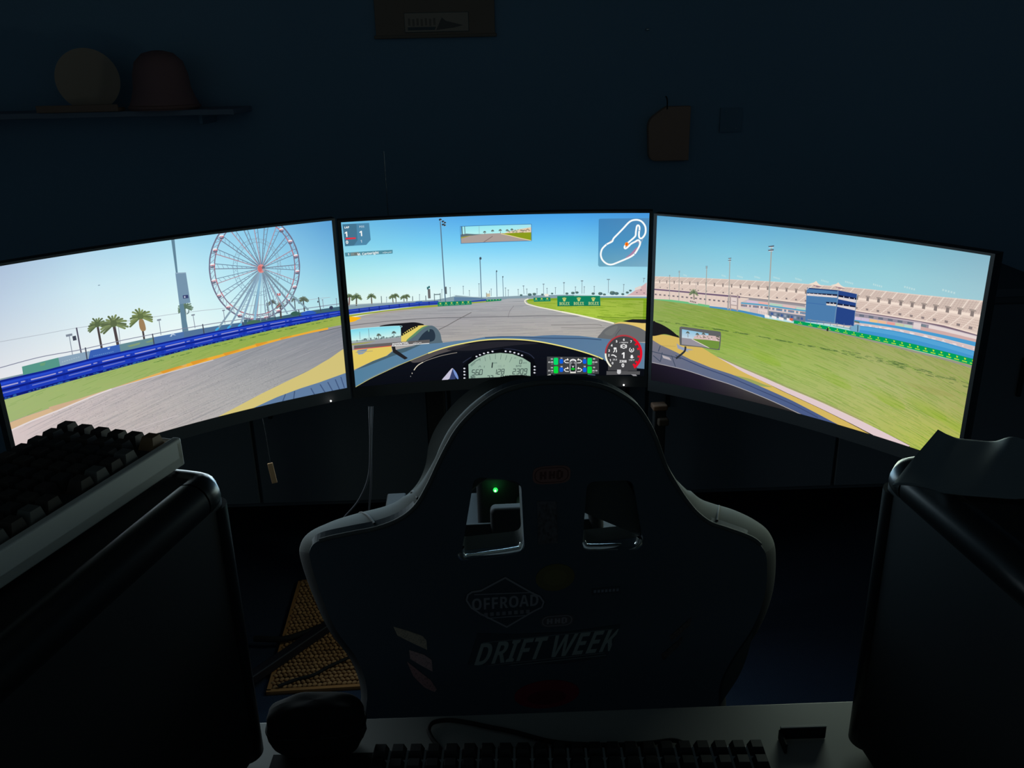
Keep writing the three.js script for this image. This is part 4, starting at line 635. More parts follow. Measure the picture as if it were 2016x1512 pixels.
// ---------------------------------------------------------------- woven mat on the carpet
{
  const t = thing('woven_mat', 'orange woven mat on the dark blue carpet, glimpsed left of the seat', 'mat', [-0.45, 0, -2.03], 0.06);
  part('backing', rbox(.38, .006, .5, .002, 0, .003, 0), mat([0.16, 0.08, 0.035], 0.95), t);
  part('hem', mergeGeometries([box(.38, .01, .01, 0, .006, .245), box(.38, .01, .01, 0, .006, -.245), box(.01, .01, .5, -.185, .006, 0), box(.01, .01, .5, .185, .006, 0)]), mat([0.5, 0.22, 0.07], 0.9), t);
  const nx = 29, nz = 34, knots = new THREE.InstancedMesh(new THREE.SphereGeometry(1, 7, 5), mat([0.62, 0.32, 0.13], 0.95), nx * nz), m = new THREE.Matrix4(), q = new THREE.Quaternion(), e = new THREE.Euler();
  let n = 0; for (let i = 0; i < nx; i++) for (let j = 0; j < nz; j++) { e.set(0, (j % 2 ? 0.6 : -0.6) + rr(-.2, .2), rr(-.15, .15)); q.setFromEuler(e); m.compose(new THREE.Vector3(-.178 + (i + (j % 2 ? .5 : 0)) * .0123, .008 + rr(0, .003), -.236 + j * .0142), q, new THREE.Vector3(.0072, .0052, .0048)); knots.setMatrixAt(n, m); knots.setColorAt(n, new THREE.Color().setHSL(.075, .1, rr(.72, 1))); n++; }
  knots.name = 'woven_knots'; knots.userData.kind = 'stuff'; t.add(knots);
}

// ---------------------------------------------------------------- racing rig: frame, wheel base, wheel
{
  const t = thing('rig_frame', 'black profile frame under the racing seat and wheel', 'frame', [0.03, 0, -1.45], 0.05);
  for (const s of [-1, 1]) { part('side_rail', rbox(.04, .08, 1.25, .004, s * .27, .1, 0), M.profile, t); part('wheel_upright', rbox(.04, .46, .08, .004, s * .27, .37, -.2), M.profile, t); for (const z of [-.2, .5]) part('levelling_foot', new THREE.CylinderGeometry(.02, .024, .06, 16).translate(s * .27, .03, z), M.rubber, t); }
  for (const z of [-.58, 0.12, .58]) part('cross_member', rbox(.5, .04, .08, .004, 0, .1, z), M.profile, t);
  part('wheel_deck', rbox(.5, .012, .2, .003, 0, .555, -.2), M.steel, t);
  for (const s of [-1, 1]) part('seat_bracket', rbox(.012, .14, .36, .003, s * .19, .19, .3), M.steel, t);
}
{
  const t = thing('wheel_base', 'black wheel motor with a green light, seen through the left harness slot', 'wheel base', [-0.03, 0.562, -1.66], 0.05);
  part('housing', rbox(.2, .13, .2, .012, .05, .066, 0), M.blackPlastic, t);
  part('shaft', new THREE.CylinderGeometry(.022, .022, .07, 20).rotateX(Math.PI / 2).translate(.05, .07, .13), M.steel, t);
  const [x, y] = [-0.0478,0.6651]; const lx = x + 0.03 + 0.005, ly = y - 0.562;
  part('status_light', new THREE.SphereGeometry(.0048, 12, 10).translate(lx, ly, .108), glow([0.03, 1, 0.12], 1.3), t, 'small green status light');
  part('light_core', new THREE.SphereGeometry(.0022, 10, 8).translate(lx - .0005, ly + .0004, .1125), glow([0.6, 1, 0.65], 2), t, 'bright core of the green light');
  const p = new THREE.PointLight(lin(0.1, 1, 0.25), 0.0006, 0.5); p.position.set(lx, ly, .122); p.castShadow = true; t.add(p);
}
{
  const t = thing('steering_wheel', 'black steering wheel on the motor, hidden behind the seat back', 'steering wheel', [0.014, 0.632, -1.455], 0.05);
  part('rim', new THREE.TorusGeometry(.14, .014, 12, 48), M.rubber, t); part('hub', rbox(.12, .1, .03, .01), M.satinBlack, t);
  for (const a of [0, Math.PI]) part('spoke', rbox(.1, .03, .008, .003, .09, 0, 0).rotateZ(a), M.satinBlack, t);
}

// ---------------------------------------------------------------- racing seat
{
  const REC = 14 * Math.PI / 180;
  const t = thing('racing_seat', 'black racing bucket seat seen from behind, stickers on its back shell', 'seat', [0.017, 0.3, -1.107], 5 * Math.PI / 180);
  const lean = (g) => g.rotateX(REC);
  const rear = [[-.23, 0], [-0.2454,0.2539], [-0.2378,0.3471], [-0.2442,0.4136], [-0.2665,0.478], [-0.2781,0.5467], [-0.2834,0.6016], [-0.2816,0.6258], [-0.2683,0.6399], [-0.231,0.6483], [-0.2,0.6539], [-0.1718,0.6655], [-0.1505,0.6849], [-0.1345,0.7147], [-0.1225,0.743], [-0.1096,0.772], [-0.0943,0.7999], [-0.0709,0.8264], [-0.0454,0.8447], [-0.0174,0.8523], [0.0107,0.8539], [0.0447,0.8504], [0.0738,0.8404], [0.1033,0.8183], [0.1193,0.7958], [0.1342,0.7653], [0.1508,0.7218], [0.1712,0.6841], [0.186,0.6605], [0.1999,0.6423], [0.2185,0.6252], [0.2413,0.6135], [0.2748,0.5953], [0.2927,0.5773], [0.3043,0.5493], [0.3124,0.4854], [0.3061,0.4189], [0.2854,0.35], [0.2761,0.2871], [0.2879,0.1791], [.27, 0]];
  const front = [[-.23, 0], [-0.2597,0.0945], [-0.2504,0.2007], [-0.2593,0.2767], [-0.2856,0.3502], [-0.3009,0.4309], [-0.3086,0.4965], [-0.3064,0.5248], [-0.2928,0.5457], [-0.269,0.5616], [-0.2342,0.5735], [-0.1943,0.5831], [-0.1659,0.5981], [-0.1469,0.6209], [-0.1358,0.6517], [-0.1306,0.6904], [-0.1166,0.7239], [-0.0916,0.7579], [-0.0612,0.7806], [-0.027,0.7884], [0.0087,0.7824], [0.0475,0.7745], [0.0772,0.7633], [0.1095,0.7406], [0.1303,0.7116], [0.1485,0.6733], [0.1727,0.6223], [0.2017,0.5907], [0.2162,0.5774], [0.2324,0.5637], [0.2606,0.5498], [0.2924,0.5355], [0.326,0.5127], [0.3477,0.4875], [0.3622,0.4477], [0.3725,0.3645], [0.3663,0.283], [0.3429,0.2043], [0.3305,0.1329], [0.3439,0.0098], [.27, 0]];
  const sample = (p, n) => { const c = new THREE.CatmullRomCurve3(p.map(([x, y]) => new THREE.Vector3(x, y, 0)), false, 'catmullrom', 0.5), o = []; for (let i = 0; i <= n; i++) { const v = c.getPoint(i / n); o.push([v.x, v.y]); } return o; };
  const NS = 200, A = sample(rear, NS), B = sample(front, NS), D = 0.11;
  const C0 = [0.02, 0.42], inset = B.map(([x, y]) => [C0[0] + (x - C0[0]) * .84, Math.max(0, C0[1] + (y - C0[1]) * .9)]);
  const hole = (p, r = .012) => { const s = new THREE.Path(), n = p.length; for (let i = 0; i < n; i++) { const a = p[(i + n - 1) % n], b = p[i], d = p[(i + 1) % n], k = (u) => { const l = Math.hypot(u[0] - b[0], u[1] - b[1]); return [b[0] + (u[0] - b[0]) * r / l, b[1] + (u[1] - b[1]) * r / l]; }, q = k(a), w = k(d); if (i) s.lineTo(...q); else s.moveTo(...q); s.quadraticCurveTo(b[0], b[1], w[0], w[1]); } s.closePath(); return s; };
  const HL = [[-0.0994,0.5927], [-0.0186,0.5975], [-0.0241,0.7136], [-0.0793,0.7258]], HR = [[0.055,0.5906], [0.1348,0.5957], [0.1113,0.7051], [0.0555,0.7072]];
  const shape = new THREE.Shape(A.map(([x, y]) => new THREE.Vector2(x, y))); shape.holes.push(hole(HL), hole(HR));
  const shellGeo = new THREE.ExtrudeGeometry(shape, { depth: 0.014, bevelEnabled: false, curveSegments: 8 }).translate(0, 0, -0.014);
  part('back_shell', lean(shellGeo), M.shell, t);
  const padShape = new THREE.Shape(inset.map(([x, y]) => new THREE.Vector2(x, y))); padShape.holes.push(hole(HL), hole(HR));
  part('backrest_pad', lean(new THREE.ExtrudeGeometry(padShape, { depth: 0.024, bevelEnabled: false, curveSegments: 8 }).translate(0, 0, -0.0385)), M.fabric, t);
  // padded wall from the rear rim round to the front and back inside
  const wall = (() => {
    const flat = [[0, 0], [.12, .005], [.35, .011], [.65, .012], [.88, .008], [1, 0]], head = [[0, 0], [.1, .004], [.26, .002], [.5, -.036], [.86, .004], [1, 0]], pos = [], idx = [], w = 9;
    for (let i = 0; i <= NS; i++) {
      const p = B[Math.max(0, i - 1)], q = B[Math.min(NS, i + 1)], l = Math.hypot(q[0] - p[0], q[1] - p[1]) || 1, nx = -(q[1] - p[1]) / l, ny = (q[0] - p[0]) / l;
      const k = i / NS * (rear.length - 1), h = Math.max(0, Math.min(1, (k - 12) / 2.5, (28 - k) / 2.5));
      flat.forEach(([f0, o0], j) => { const f = f0 + (head[j][0] - f0) * h, o = o0 + (head[j][1] - o0) * h; pos.push(A[i][0] + (B[i][0] - A[i][0]) * f + nx * o, A[i][1] + (B[i][1] - A[i][1]) * f + ny * o, -.002 - D * f); });
      const r = inset[i]; pos.push(B[i][0] * .8 + r[0] * .2, B[i][1] * .8 + r[1] * .2, -D - .012, B[i][0] * .35 + r[0] * .65, B[i][1] * .35 + r[1] * .65, -D + .002, r[0], r[1], -.0385);
    }
    for (let i = 0; i < NS; i++) for (let j = 0; j < w - 1; j++) { const a = i * w + j, b = a + w; idx.push(a, a + 1, b, a + 1, b + 1, b); }
    const g = new THREE.BufferGeometry(); g.setAttribute('position', new THREE.Float32BufferAttribute(pos, 3)); g.setIndex(idx); g.computeVertexNormals(); return lean(g);
  })();
  const loft = (i0, i1) => {
    const g = new THREE.BufferGeometry(), w = 9, ix = wall.index.array.slice(i0 * (w - 1) * 6, i1 * (w - 1) * 6);
    for (const n of ['position', 'normal']) g.setAttribute(n, new THREE.Float32BufferAttribute(wall.attributes[n].array.slice(i0 * w * 3, (i1 + 1) * w * 3), 3));
    g.setIndex([...ix].map((v) => v - i0 * w)); return g;
  };
  const at = (k) => Math.round(k / (rear.length - 1) * NS);
  const soft = mat([0.07, 0.08, 0.075], 0.95, 0, { side: THREE.DoubleSide, bumpMap: repeat(grain, 20, 20), bumpScale: 0.0005 });
  const sides = mat([0.012, 0.013, 0.015], 0.8, 0, { side: THREE.DoubleSide });
  part('side_bolster', loft(0, at(6.6)), sides, t); part('shoulder_bolster', loft(at(6.6), at(13)), soft, t); part('head_bolster', loft(at(13), at(27)), soft, t, 'padded head bolster rising above the shell'); part('shoulder_bolster', loft(at(27), at(33.6)), soft, t); part('side_bolster', loft(at(33.6), NS), sides, t);
  part('piping', lean(tube(A.filter((_, i) => i % 2 === 0 && i > 38 && i < 166).map(([x, y]) => [x, y, 0]), .0028, 260, 6)), M.piping, t);
  const seamAt = (i) => { const o = []; for (const f of [.05, .3, .6, .85, 1]) { const j = i; o.push([A[j][0] + (B[j][0] - A[j][0]) * f, A[j][1] + (B[j][1] - A[j][1]) * f + .0125 * Math.sin(Math.PI * f) ** .5, -.002 - D * f]); } return lean(tube(o, .0016, 20, 6)); };
  for (const k of [9.9, 12.1, 30.4]) part('seam', seamAt(at(k)), M.rubber, t);
  // bright lips along the lower edge of the two harness slots
  part('slot_trim', lean(tube([[-0.099,0.6069, -.006], [-0.0993,0.5981, -.004], [-0.0956,0.5915, -.004], [-0.0886,0.589, -.005], [-0.0655,0.5913, -.005], [-0.0333,0.5949, -.005], [-0.0224,0.597, -.006], [-0.0192,0.602, -.01]], .0052, 60, 12)), M.chrome, t, 'bright metal lip of the left harness slot');
  part('slot_trim', lean(tube([[0.0567,0.5967, -.01], [0.0601,0.5928, -.006], [0.074,0.591, -.005], [0.097,0.5898, -.005], [0.1169,0.5883, -.005], [0.1248,0.5894, -.004], [0.1295,0.5952, -.004], [0.1316,0.6022, -.006]], .0052, 60, 12)), M.chrome, t, 'bright metal lip of the right harness slot');
  // stickers
  const decal = (name, pts, draw, w, h, label, curve) => {
    const s = new THREE.Shape(); pts.forEach(([x, y], i) => i ? s.lineTo(x, y) : s.moveTo(x, y)); s.closePath();
    const g = new THREE.ExtrudeGeometry(s, { depth: .0006, bevelEnabled: false }), b = new THREE.Box2().setFromPoints(pts.map(([x, y]) => new THREE.Vector2(x, y))), p = g.attributes.position, uv = g.attributes.uv;
    for (let i = 0; i < p.count; i++) uv.setXY(i, (p.getX(i) - b.min.x) / (b.max.x - b.min.x), (p.getY(i) - b.min.y) / (b.max.y - b.min.y));
    const c = picture(w, h, w, h); draw(c, w, h, pts.map(([x, y]) => [(x - b.min.x) / (b.max.x - b.min.x), 1 - (y - b.min.y) / (b.max.y - b.min.y)]));
    part(name, lean(g.translate(0, 0, .0004)), new THREE.MeshStandardMaterial({ map: screenTexture(c.canvas), roughness: .55 }), t, label); void curve;
  };
  const ell = ([x, y], rx, ry, n = 40, pw = 1) => [...Array(n)].map((_, i) => { const a = i / n * 2 * Math.PI, c = Math.cos(a), s = Math.sin(a); return [x + rx * Math.sign(c) * Math.abs(c) ** pw, y + ry * Math.sign(s) * Math.abs(s) ** pw]; });
  const badge = (bg, ink) => (c, w, h) => { c.fillStyle = bg; c.fillRect(0, 0, w, h); c.strokeStyle = ink; c.lineWidth = h * .05; c.beginPath(); c.roundRect(w * .06, h * .1, w * .88, h * .8, h * .36); c.stroke(); c.lineWidth = h * .11; for (const [x0, y0, x1, y1] of [[.22, .28, .22, .72], [.22, .5, .32, .5], [.33, .28, .33, .72], [.46, .28, .46, .72], [.56, .3, .56, .7], [.46, .5, .56, .5], [.66, .28, .66, .72], [.77, .32, .77, .68], [.66, .28, .75, .3], [.66, .72, .75, .7]]) { c.beginPath(); c.moveTo(x0 * w, y0 * h); c.lineTo(x1 * w, y1 * h); c.stroke(); } };
  decal('sticker', ell([0.0122,0.7217], .0225, .0138, 48, .55), badge('rgb(150,108,100)', 'rgb(104,66,60)'), 256, 160, 'dull red rounded badge sticker high on the shell');
  decal('sticker', ell([0.0218,0.5479], .0255, .0245), (c, w, h) => { c.fillStyle = 'rgb(118,108,68)'; c.fillRect(0, 0, w, h); dot(c, [128, 118, 74], w / 2, h / 2, w * .3); line(c, [132, 120, 74], 5, [w * .3, h * .62, w * .7, h * .36]); }, 128, 128, 'olive yellow round sticker');
  decal('sticker', [[-0.0964,0.5183], [-0.0941,0.5286], [-0.0887,0.5337], [-0.0761,0.5353], [-0.0431,0.5572], [-0.0064,0.5233], [0.0045,0.5154], [0.0102,0.5032], [0.0078,0.4926], [-0.0044,0.485], [-0.0411,0.4567], [-0.077,0.4879], [-0.0901,0.5021]], (c, w, h, q) => {
    c.fillStyle = 'rgb(72,80,90)'; c.fillRect(0, 0, w, h); const ink = [170, 166, 170];
    { const o = q.flatMap(([x, y]) => [w / 2 + (x - .5) * w * .955, h / 2 + (y - .5) * h * .94]); line(c, ink, 10, [...o, o[0], o[1]]); }
    line(c, ink, 5, [w * .12, h * .3, w * .88, h * .34]); text(c, 'OFFROAD', w * .5, h * .49, h * .3, ink, { sx: .98 }); for (let i = 0; i < 9; i++) { c.fillStyle = rgba([150, 146, 150]); c.fillRect(w * (.16 + i * .075), h * .66, w * .045, h * .07); } line(c, ink, 5, [w * .24, h * .77, w * .78, h * .77]);
  }, 512, 320, 'diamond shaped OFFROAD sticker');
  decal('sticker', ell([0.0271,0.4645], .0225, .0118, 48, .6), badge('rgb(104,98,100)', 'rgb(170,160,162)'), 256, 140, 'small grey rounded badge sticker above the banner');
  decal('sticker', [[-0.0958,0.3871], [-0.0804,0.4509], [-0.0328,0.4435], [0.044,0.44], [0.1154,0.4475], [0.1001,0.3789], [0.0394,0.374], [-0.0326,0.3783]], (c, w, h) => {
    c.fillStyle = 'rgb(66,74,82)'; c.fillRect(0, 0, w, h); const ink = [170, 178, 170];
    c.save(); c.transform(1, -.038, -.29, 1, w * .145, h * .035);
    line(c, [150, 156, 150], 3, [w * -.02, h * .22, w * .83, h * .22]); line(c, [150, 156, 150], 4, [w * -.035, h * .93, w * .86, h * .93]); line(c, [150, 156, 150], 3, [w * -.03, h * .86, w * .84, h * .86]); line(c, [150, 156, 150], 3, [w * -.02, h * .22, w * -.02, h * .93]);
    text(c, 'DRIFT WEEK', w * .42, h * .54, h * .82, ink, { sx: .66 }); c.restore();
  }, 768, 230, 'long slanted DRIFT WEEK banner sticker');
  decal('sticker', ell([0.0172,0.3073], .0475, .032), (c, w, h) => { c.fillStyle = 'rgb(150,36,58)'; c.fillRect(0, 0, w, h); dot(c, [112, 28, 44], w / 2, h * .6, w * .3, h * .26); }, 128, 96, 'large dark red oval sticker low on the shell');
  const plain = (k) => (c, w, h) => { c.fillStyle = rgba(k); c.fillRect(0, 0, w, h); for (let i = 0; i < 200; i++) { c.fillStyle = 'rgba(0,0,0,.12)'; c.fillRect(rnd() * w, rnd() * h, 3, 2); } };
  decal('sticker', [[-0.1916,0.4766], [-0.1755,0.4678], [-0.1547,0.4542], [-0.1498,0.4444], [-0.15,0.4257], [-0.167,0.4402], [-0.1875,0.459]], plain([214, 192, 166]), 64, 64, 'tan slanted stripe sticker, top of three');
  decal('sticker', [[-0.174,0.4275], [-0.1547,0.4157], [-0.1449,0.4038], [-0.1447,0.3789], [-0.1607,0.395], [-0.1737,0.4094]], plain([214, 172, 168]), 64, 64, 'pinkish slanted stripe sticker, middle of three');
  decal('sticker', [[-0.1783,0.4036], [-0.1635,0.3823], [-0.1484,0.3605], [-0.1409,0.3392], [-0.144,0.3339], [-0.1577,0.3459], [-0.1718,0.3723]], plain([206, 152, 148]), 64, 64, 'reddish slanted stripe sticker, lowest of three');
  decal('sticker', [[0.1871,0.4143], [0.2146,0.4511], [0.2137,0.4345], [0.1912,0.4031]], plain([112, 102, 98]), 32, 32, 'faint slanted stripe sticker on the right side');
  decal('sticker', [[0.1793,0.3761], [0.2062,0.4121], [0.2052,0.3949], [0.1837,0.3622]], plain([96, 88, 86]), 32, 32, 'faint lower stripe sticker on the right side');
  decal('sticker', [[0.0719,0.522], [0.1099,0.5229], [0.1108,0.5102], [0.0725,0.5103]], (c, w, h) => { c.fillStyle = 'rgb(70,78,88)'; c.fillRect(0, 0, w, h); for (let i = 0; i < 7; i++) { c.fillStyle = 'rgb(150,154,166)'; c.fillRect(w * (.06 + i * .13), h * .3, w * .08, h * .4); } }, 128, 32, 'narrow faint lettered sticker');
  decal('sticker', [[-0.004,0.6815], [0.0196,0.6795], [0.0231,0.6096], [-0.0014,0.6101]], plain([112, 110, 114]), 32, 32, 'faint grey upright strip between the slots');
  // cushion
  part('seat_cushion', rbox(.42, .1, .46, .03, 0.02, .03, -.25, 4), M.fabric, t);
  for (const s of [-1, 1]) part('thigh_bolster', rbox(.07, .17, .46, .03, 0.02 + s * .225, .06, -.25, 4), M.shell, t);
}

// ---------------------------------------------------------------- white desk in front
{
  const t = thing('desk', 'white desk top in the foreground between two black boxes', 'desk', [0.05, 0, -0.52], 0.02);
  part('desktop', rbox(1.5, .025, .64, .003, 0, .7225, 0), M.white, t);
  for (const x of [-.7, .7]) for (const z of [-.28, .28]) part('leg', box(.045, .71, .045, x, .355, z), M.white, t);
}
// keyboard key helper: tapered cap
function keycap(w, d, h) { const g = new THREE.BoxGeometry(w, h, d), p = g.attributes.position; for (let i = 0; i < p.count; i++) if (p.getY(i) > 0) { p.setX(i, p.getX(i) * (1 - .006 / w)); p.setZ(i, p.getZ(i) * (1 - .007 / d) - .001); } g.computeVertexNormals(); return g.translate(0, h / 2, 0); }
{
  const [ax, az] = [-0.1634,-0.7727], [bx, bz] = [0.2686,-0.7665], turn = -Math.atan2(bz - az, bx - ax), len = Math.hypot(bx - ax, bz - az);
  const t = thing('keyboard', 'black desk keyboard along the bottom edge of the white desk', 'keyboard', [(ax + bx) / 2 + Math.sin(turn) * .066, .7352, (az + bz) / 2 + Math.cos(turn) * .066], turn);
  part('base_plate', rbox(len, .012, .132, .004, 0, .006, 0), M.keyPlate, t);
  const n = 22, u = len / n, caps = {};
  for (let r = 0; r < 6; r++) for (let i = 0; i < n; i++) {
    let w = 1;
    if (r === 5) { if (i > 3 && i < 9) continue; if (i === 3) w = 6; }
    const k = `${w}`; caps[k] ??= keycap(u * w - .0022, .0175, .009);
    part('key', caps[k], M.keyBlack, t).position.set(-len / 2 + u * (i + w / 2), .0115, -.0572 + r * .0215);
  }
}
tag(part('keyboard_cable', tube([[-0.0883,-0.7666, .742], [-0.0926,-0.7833, .738], [-0.1011,-0.7978, .738], [-0.105,-0.81, .738], [-0.1012,-0.8206, .738], [-0.0824,-0.8242, .738], [-0.0596,-0.8193, .738], [-0.037,-0.812, .738], [-0.0077,-0.8029, .738], [0.038,-0.7856, .738], [0.1003,-0.779, .738], [0.1462,-0.7807, .738], [0.1741,-0.7838, .738], [0.1845,-0.778, .738], [0.1859,-0.7629, .742]].map(([x, z, y]) => [x, y + .001, z]), .0026, 120, 8), M.rubber, scene), 'thin dark cable looping over the white desk behind the keyboard', 'cable');
{
  const [ax, az] = [0.2931,-0.7864], [bx, bz] = [0.345,-0.7872], turn = -Math.atan2(bz - az, bx - ax), len = Math.hypot(bx - ax, bz - az);
  const t = thing('angle_bracket', 'small black upright bracket near the right corner of the white desk', 'bracket', [(ax + bx) / 2, .7352, (az + bz) / 2], turn);
  part('long_plate', rbox(len, .016, .003, .001, 0, .008, 0), M.satinBlack, t); part('top_edge', rbox(len, .0012, .0036, .0005, 0, .0165, 0), mat([0.3, 0.3, 0.3], .5), t); part('short_plate', rbox(.003, .013, .024, .001, -len / 2, .0065, .011), M.satinBlack, t);
}
{
  const a = [-0.2667,-0.7788], b = [-0.1671,-0.7758], w = b[0] - a[0];
  tag(part('desk_pad', rbox(w + .02, .002, .2, .0009).translate((a[0] + b[0]) / 2, .7365, a[1] + .101), mat([0.007, 0.007, 0.008], .95), scene), 'flat black pad at the bottom edge, in front of the padded lump', 'pad');
}
{
  const [x, z] = [-0.2269,-0.7873];
  const t = thing('padded_pouch', 'rounded black padded lump on the white desk, left of the keyboard', 'pouch', [x, .7352, z], 0.05);
  const g = new THREE.SphereGeometry(1, 40, 24), p = g.attributes.position;
  for (let i = 0; i < p.count; i++) { const a = [p.getX(i), p.getY(i), p.getZ(i)].map((v) => Math.sign(v) * Math.abs(v) ** .62), n = 1 + .025 * Math.sin(a[0] * 7) * Math.cos(a[2] * 6) + .02 * Math.sin(a[1] * 9 + a[0] * 4); p.setXYZ(i, a[0] * .0535 * n, .034 + a[1] * .034 * n, a[2] * .024 * n); }
  g.computeVertexNormals(); part('body', g, mat([0.006, 0.006, 0.007], 0.95), t);
  part('seam_band', tube([...Array(24)].map((_, i) => { const a = i / 24 * 6.2832, c = Math.cos(a), s = Math.sin(a); return [Math.sign(c) * Math.abs(c) ** .62 * .0545, .036, Math.sign(s) * Math.abs(s) ** .62 * .0245]; }), .0012, 60, 6, true), M.rubber, t);
}

// ---------------------------------------------------------------- black boxes on the desk
function equipmentBox(label, [x, z], turn, w, d, side) {
  const t = thing('equipment_box', label, 'box', [x, .7352, z], turn, 'black boxes standing on the desk'), h = .353;
  part('body', rbox(w - .004, h - .004, d - .004, .022, side * (w / 2 + .001), h / 2 + .001, d / 2 + .001, 4), M.satinBlack, t);
  // rounded top edge that faces the seat, with a seam before the corner piece
  part('edge_trim', new THREE.CylinderGeometry(.02, .02, d - .046, 36).rotateX(Math.PI / 2).translate(side * .02, h - .019, d / 2 + .021), M.glossBlack, t, 'glossy rounded top edge');
  part('corner_cap', tube([[side * .02, h - .019, .0415], [side * .02, h - .019, .031], [side * .0225, h - .019, .0228], [side * .03, h - .019, .02], [side * (w - .04), h - .019, .02]], .02, 48, 20), M.glossBlack, t, 'glossy corner piece');
  part('corner_post', new THREE.CylinderGeometry(.02, .02, h - .045, 28).translate(side * .0202, h / 2 - .01, .0202), M.glossBlack, t);
  for (const [fx, fz] of [[.03, .03], [w - .03, .03], [.03, d - .03], [w - .03, d - .03]]) part('foot', new THREE.CylinderGeometry(.01, .01, .003, 12).translate(side * fx, .0015, fz), M.rubber, t);
  return t;
}
equipmentBox('black box on the desk\'s left with a glossy rounded edge, keyboard on top', [-0.2808,-0.786], -0.22, .3, .44, -1);
equipmentBox('black box on the desk\'s right with a dark crumpled sheet on top', [0.3627,-0.7879], 0.1, .3, .44, 1);

// cream keyboard on the left box
{
  const [ax, az] = [-0.3252,-0.7877], [bx, bz] = [-0.3911,-0.5703], turn = Math.atan2(ax - bx, az - bz) + Math.PI;
  // local z runs from the far end towards the viewer along the case's right side, local -x across the rows
  const t = thing('mechanical_keyboard', 'cream cased keyboard with dark brown keycaps lying on the left black box', 'keyboard', [ax, 1.0925, az], turn - Math.PI + Math.PI);
  const Lk = .36, Wk = .136;
  part('case', mergeGeometries([rbox(.009, .029, Lk, .002, -.0045, .0145, Lk / 2), rbox(Wk, .012, Lk, .002, -Wk / 2, .006, Lk / 2), rbox(Wk, .027, .009, .002, -Wk / 2, .0135, .0045), rbox(Wk, .027, .009, .002, -Wk / 2, .0135, Lk - .0045), rbox(.009, .029, Lk, .002, -Wk + .0045, .0145, Lk / 2)]), M.caseCream, t);
  part('switch_plate', box(Wk - .018, .006, Lk - .018, -Wk / 2, .022, Lk / 2), mat([0.05, 0.05, 0.055], 0.5, 0.3), t);
  const side1 = keycap(.018, .0178, .0125), dark = [M.keyDark, mat([0.06, 0.042, 0.03], .6), mat([0.045, 0.036, 0.03], .6)];
  const rowH = [.0245, .0245, .0245, .0252, .0262, .0278];
  for (let r = 0; r < 6; r++) for (let i = 0; i < 18; i++) {
    if (r === 0 && (i === 1 || i === 6 || i === 11)) continue;
    const edge = r === 0, m = edge ? (i === 0 ? M.wood : [mat([0.16, 0.15, 0.13], .6), dark[1]][i % 2]) : dark[(i * 7 + r * 3) % 3];
    const k = part('key', side1, m, t); k.position.set(-.0195 - r * .0195, rowH[r], .0195 + i * .0188); k.rotation.z = -.03 + r * .012;
  }
}
// sheet on the right box
{
  const pts = [[[0.3411,-0.7058], [0.3975,-0.6873], [0.4608,-0.6728]], [[0.3838,-0.7583], [0.4416,-0.7474], [0.4988,-0.7302]], [[0.4321,-0.8152], [0.4822,-0.7972], [0.5385,-0.7891]]];
  const n = 28, pos = [], idx = [], P = (a, b, f) => a[0] * (1 - f) + b[0] * f, y0 = 1.0915;
  const at = (u, v) => { const q = (row) => { const a = u < .5 ? row[0] : row[1], b = u < .5 ? row[1] : row[2], f = u < .5 ? u * 2 : u * 2 - 1; return [a[0] + (b[0] - a[0]) * f, a[1] + (b[1] - a[1]) * f]; }, A = q(pts[0]), B = q(pts[1]), C = q(pts[2]), [s, e, f] = v < .5 ? [A, B, v * 2] : [B, C, v * 2 - 1]; return [s[0] + (e[0] - s[0]) * f, s[1] + (e[1] - s[1]) * f]; };
  void P;
  for (let j = 0; j <= n; j++) for (let i = 0; i <= n; i++) { const u = i / n, v = j / n, [x, z] = at(u, v); const h = .0012 + .004 * Math.max(0, Math.sin(u * 7 + v * 2 + .6)) * (1 - v * .4) + .006 * v * v * Math.max(0, 1 - Math.abs(u) * 6) + .005 * Math.exp(-(((u - .62) / .1) ** 2)) * v; pos.push(x, y0 + h, z); }
  for (let j = 0; j < n; j++) for (let i = 0; i < n; i++) { const a = j * (n + 1) + i, b = a + n + 1; idx.push(a, a + 1, b, a + 1, b + 1, b); }
  const top = pos.length / 3; for (let k = 0; k < top; k++) pos.push(pos[3 * k], pos[3 * k + 1] - .0009, pos[3 * k + 2]);
  const m = idx.length; for (let k = 0; k < m; k += 3) idx.push(idx[k] + top, idx[k + 2] + top, idx[k + 1] + top);
  for (let i = 0; i < n; i++) for (const [a, b] of [[i, i + 1], [n * (n + 1) + i + 1, n * (n + 1) + i], [(i + 1) * (n + 1), i * (n + 1)], [i * (n + 1) + n, (i + 1) * (n + 1) + n]]) idx.push(a, a + top, b, b, a + top, b + top);
  const g = new THREE.BufferGeometry(); g.setAttribute('position', new THREE.Float32BufferAttribute(pos, 3)); g.setIndex(idx); g.computeVertexNormals();
  tag(part('plastic_sheet', g, mat([0.24, 0.27, 0.28], 0.42), scene), 'crumpled dark grey sheet on top of the right black box', 'sheet');
}

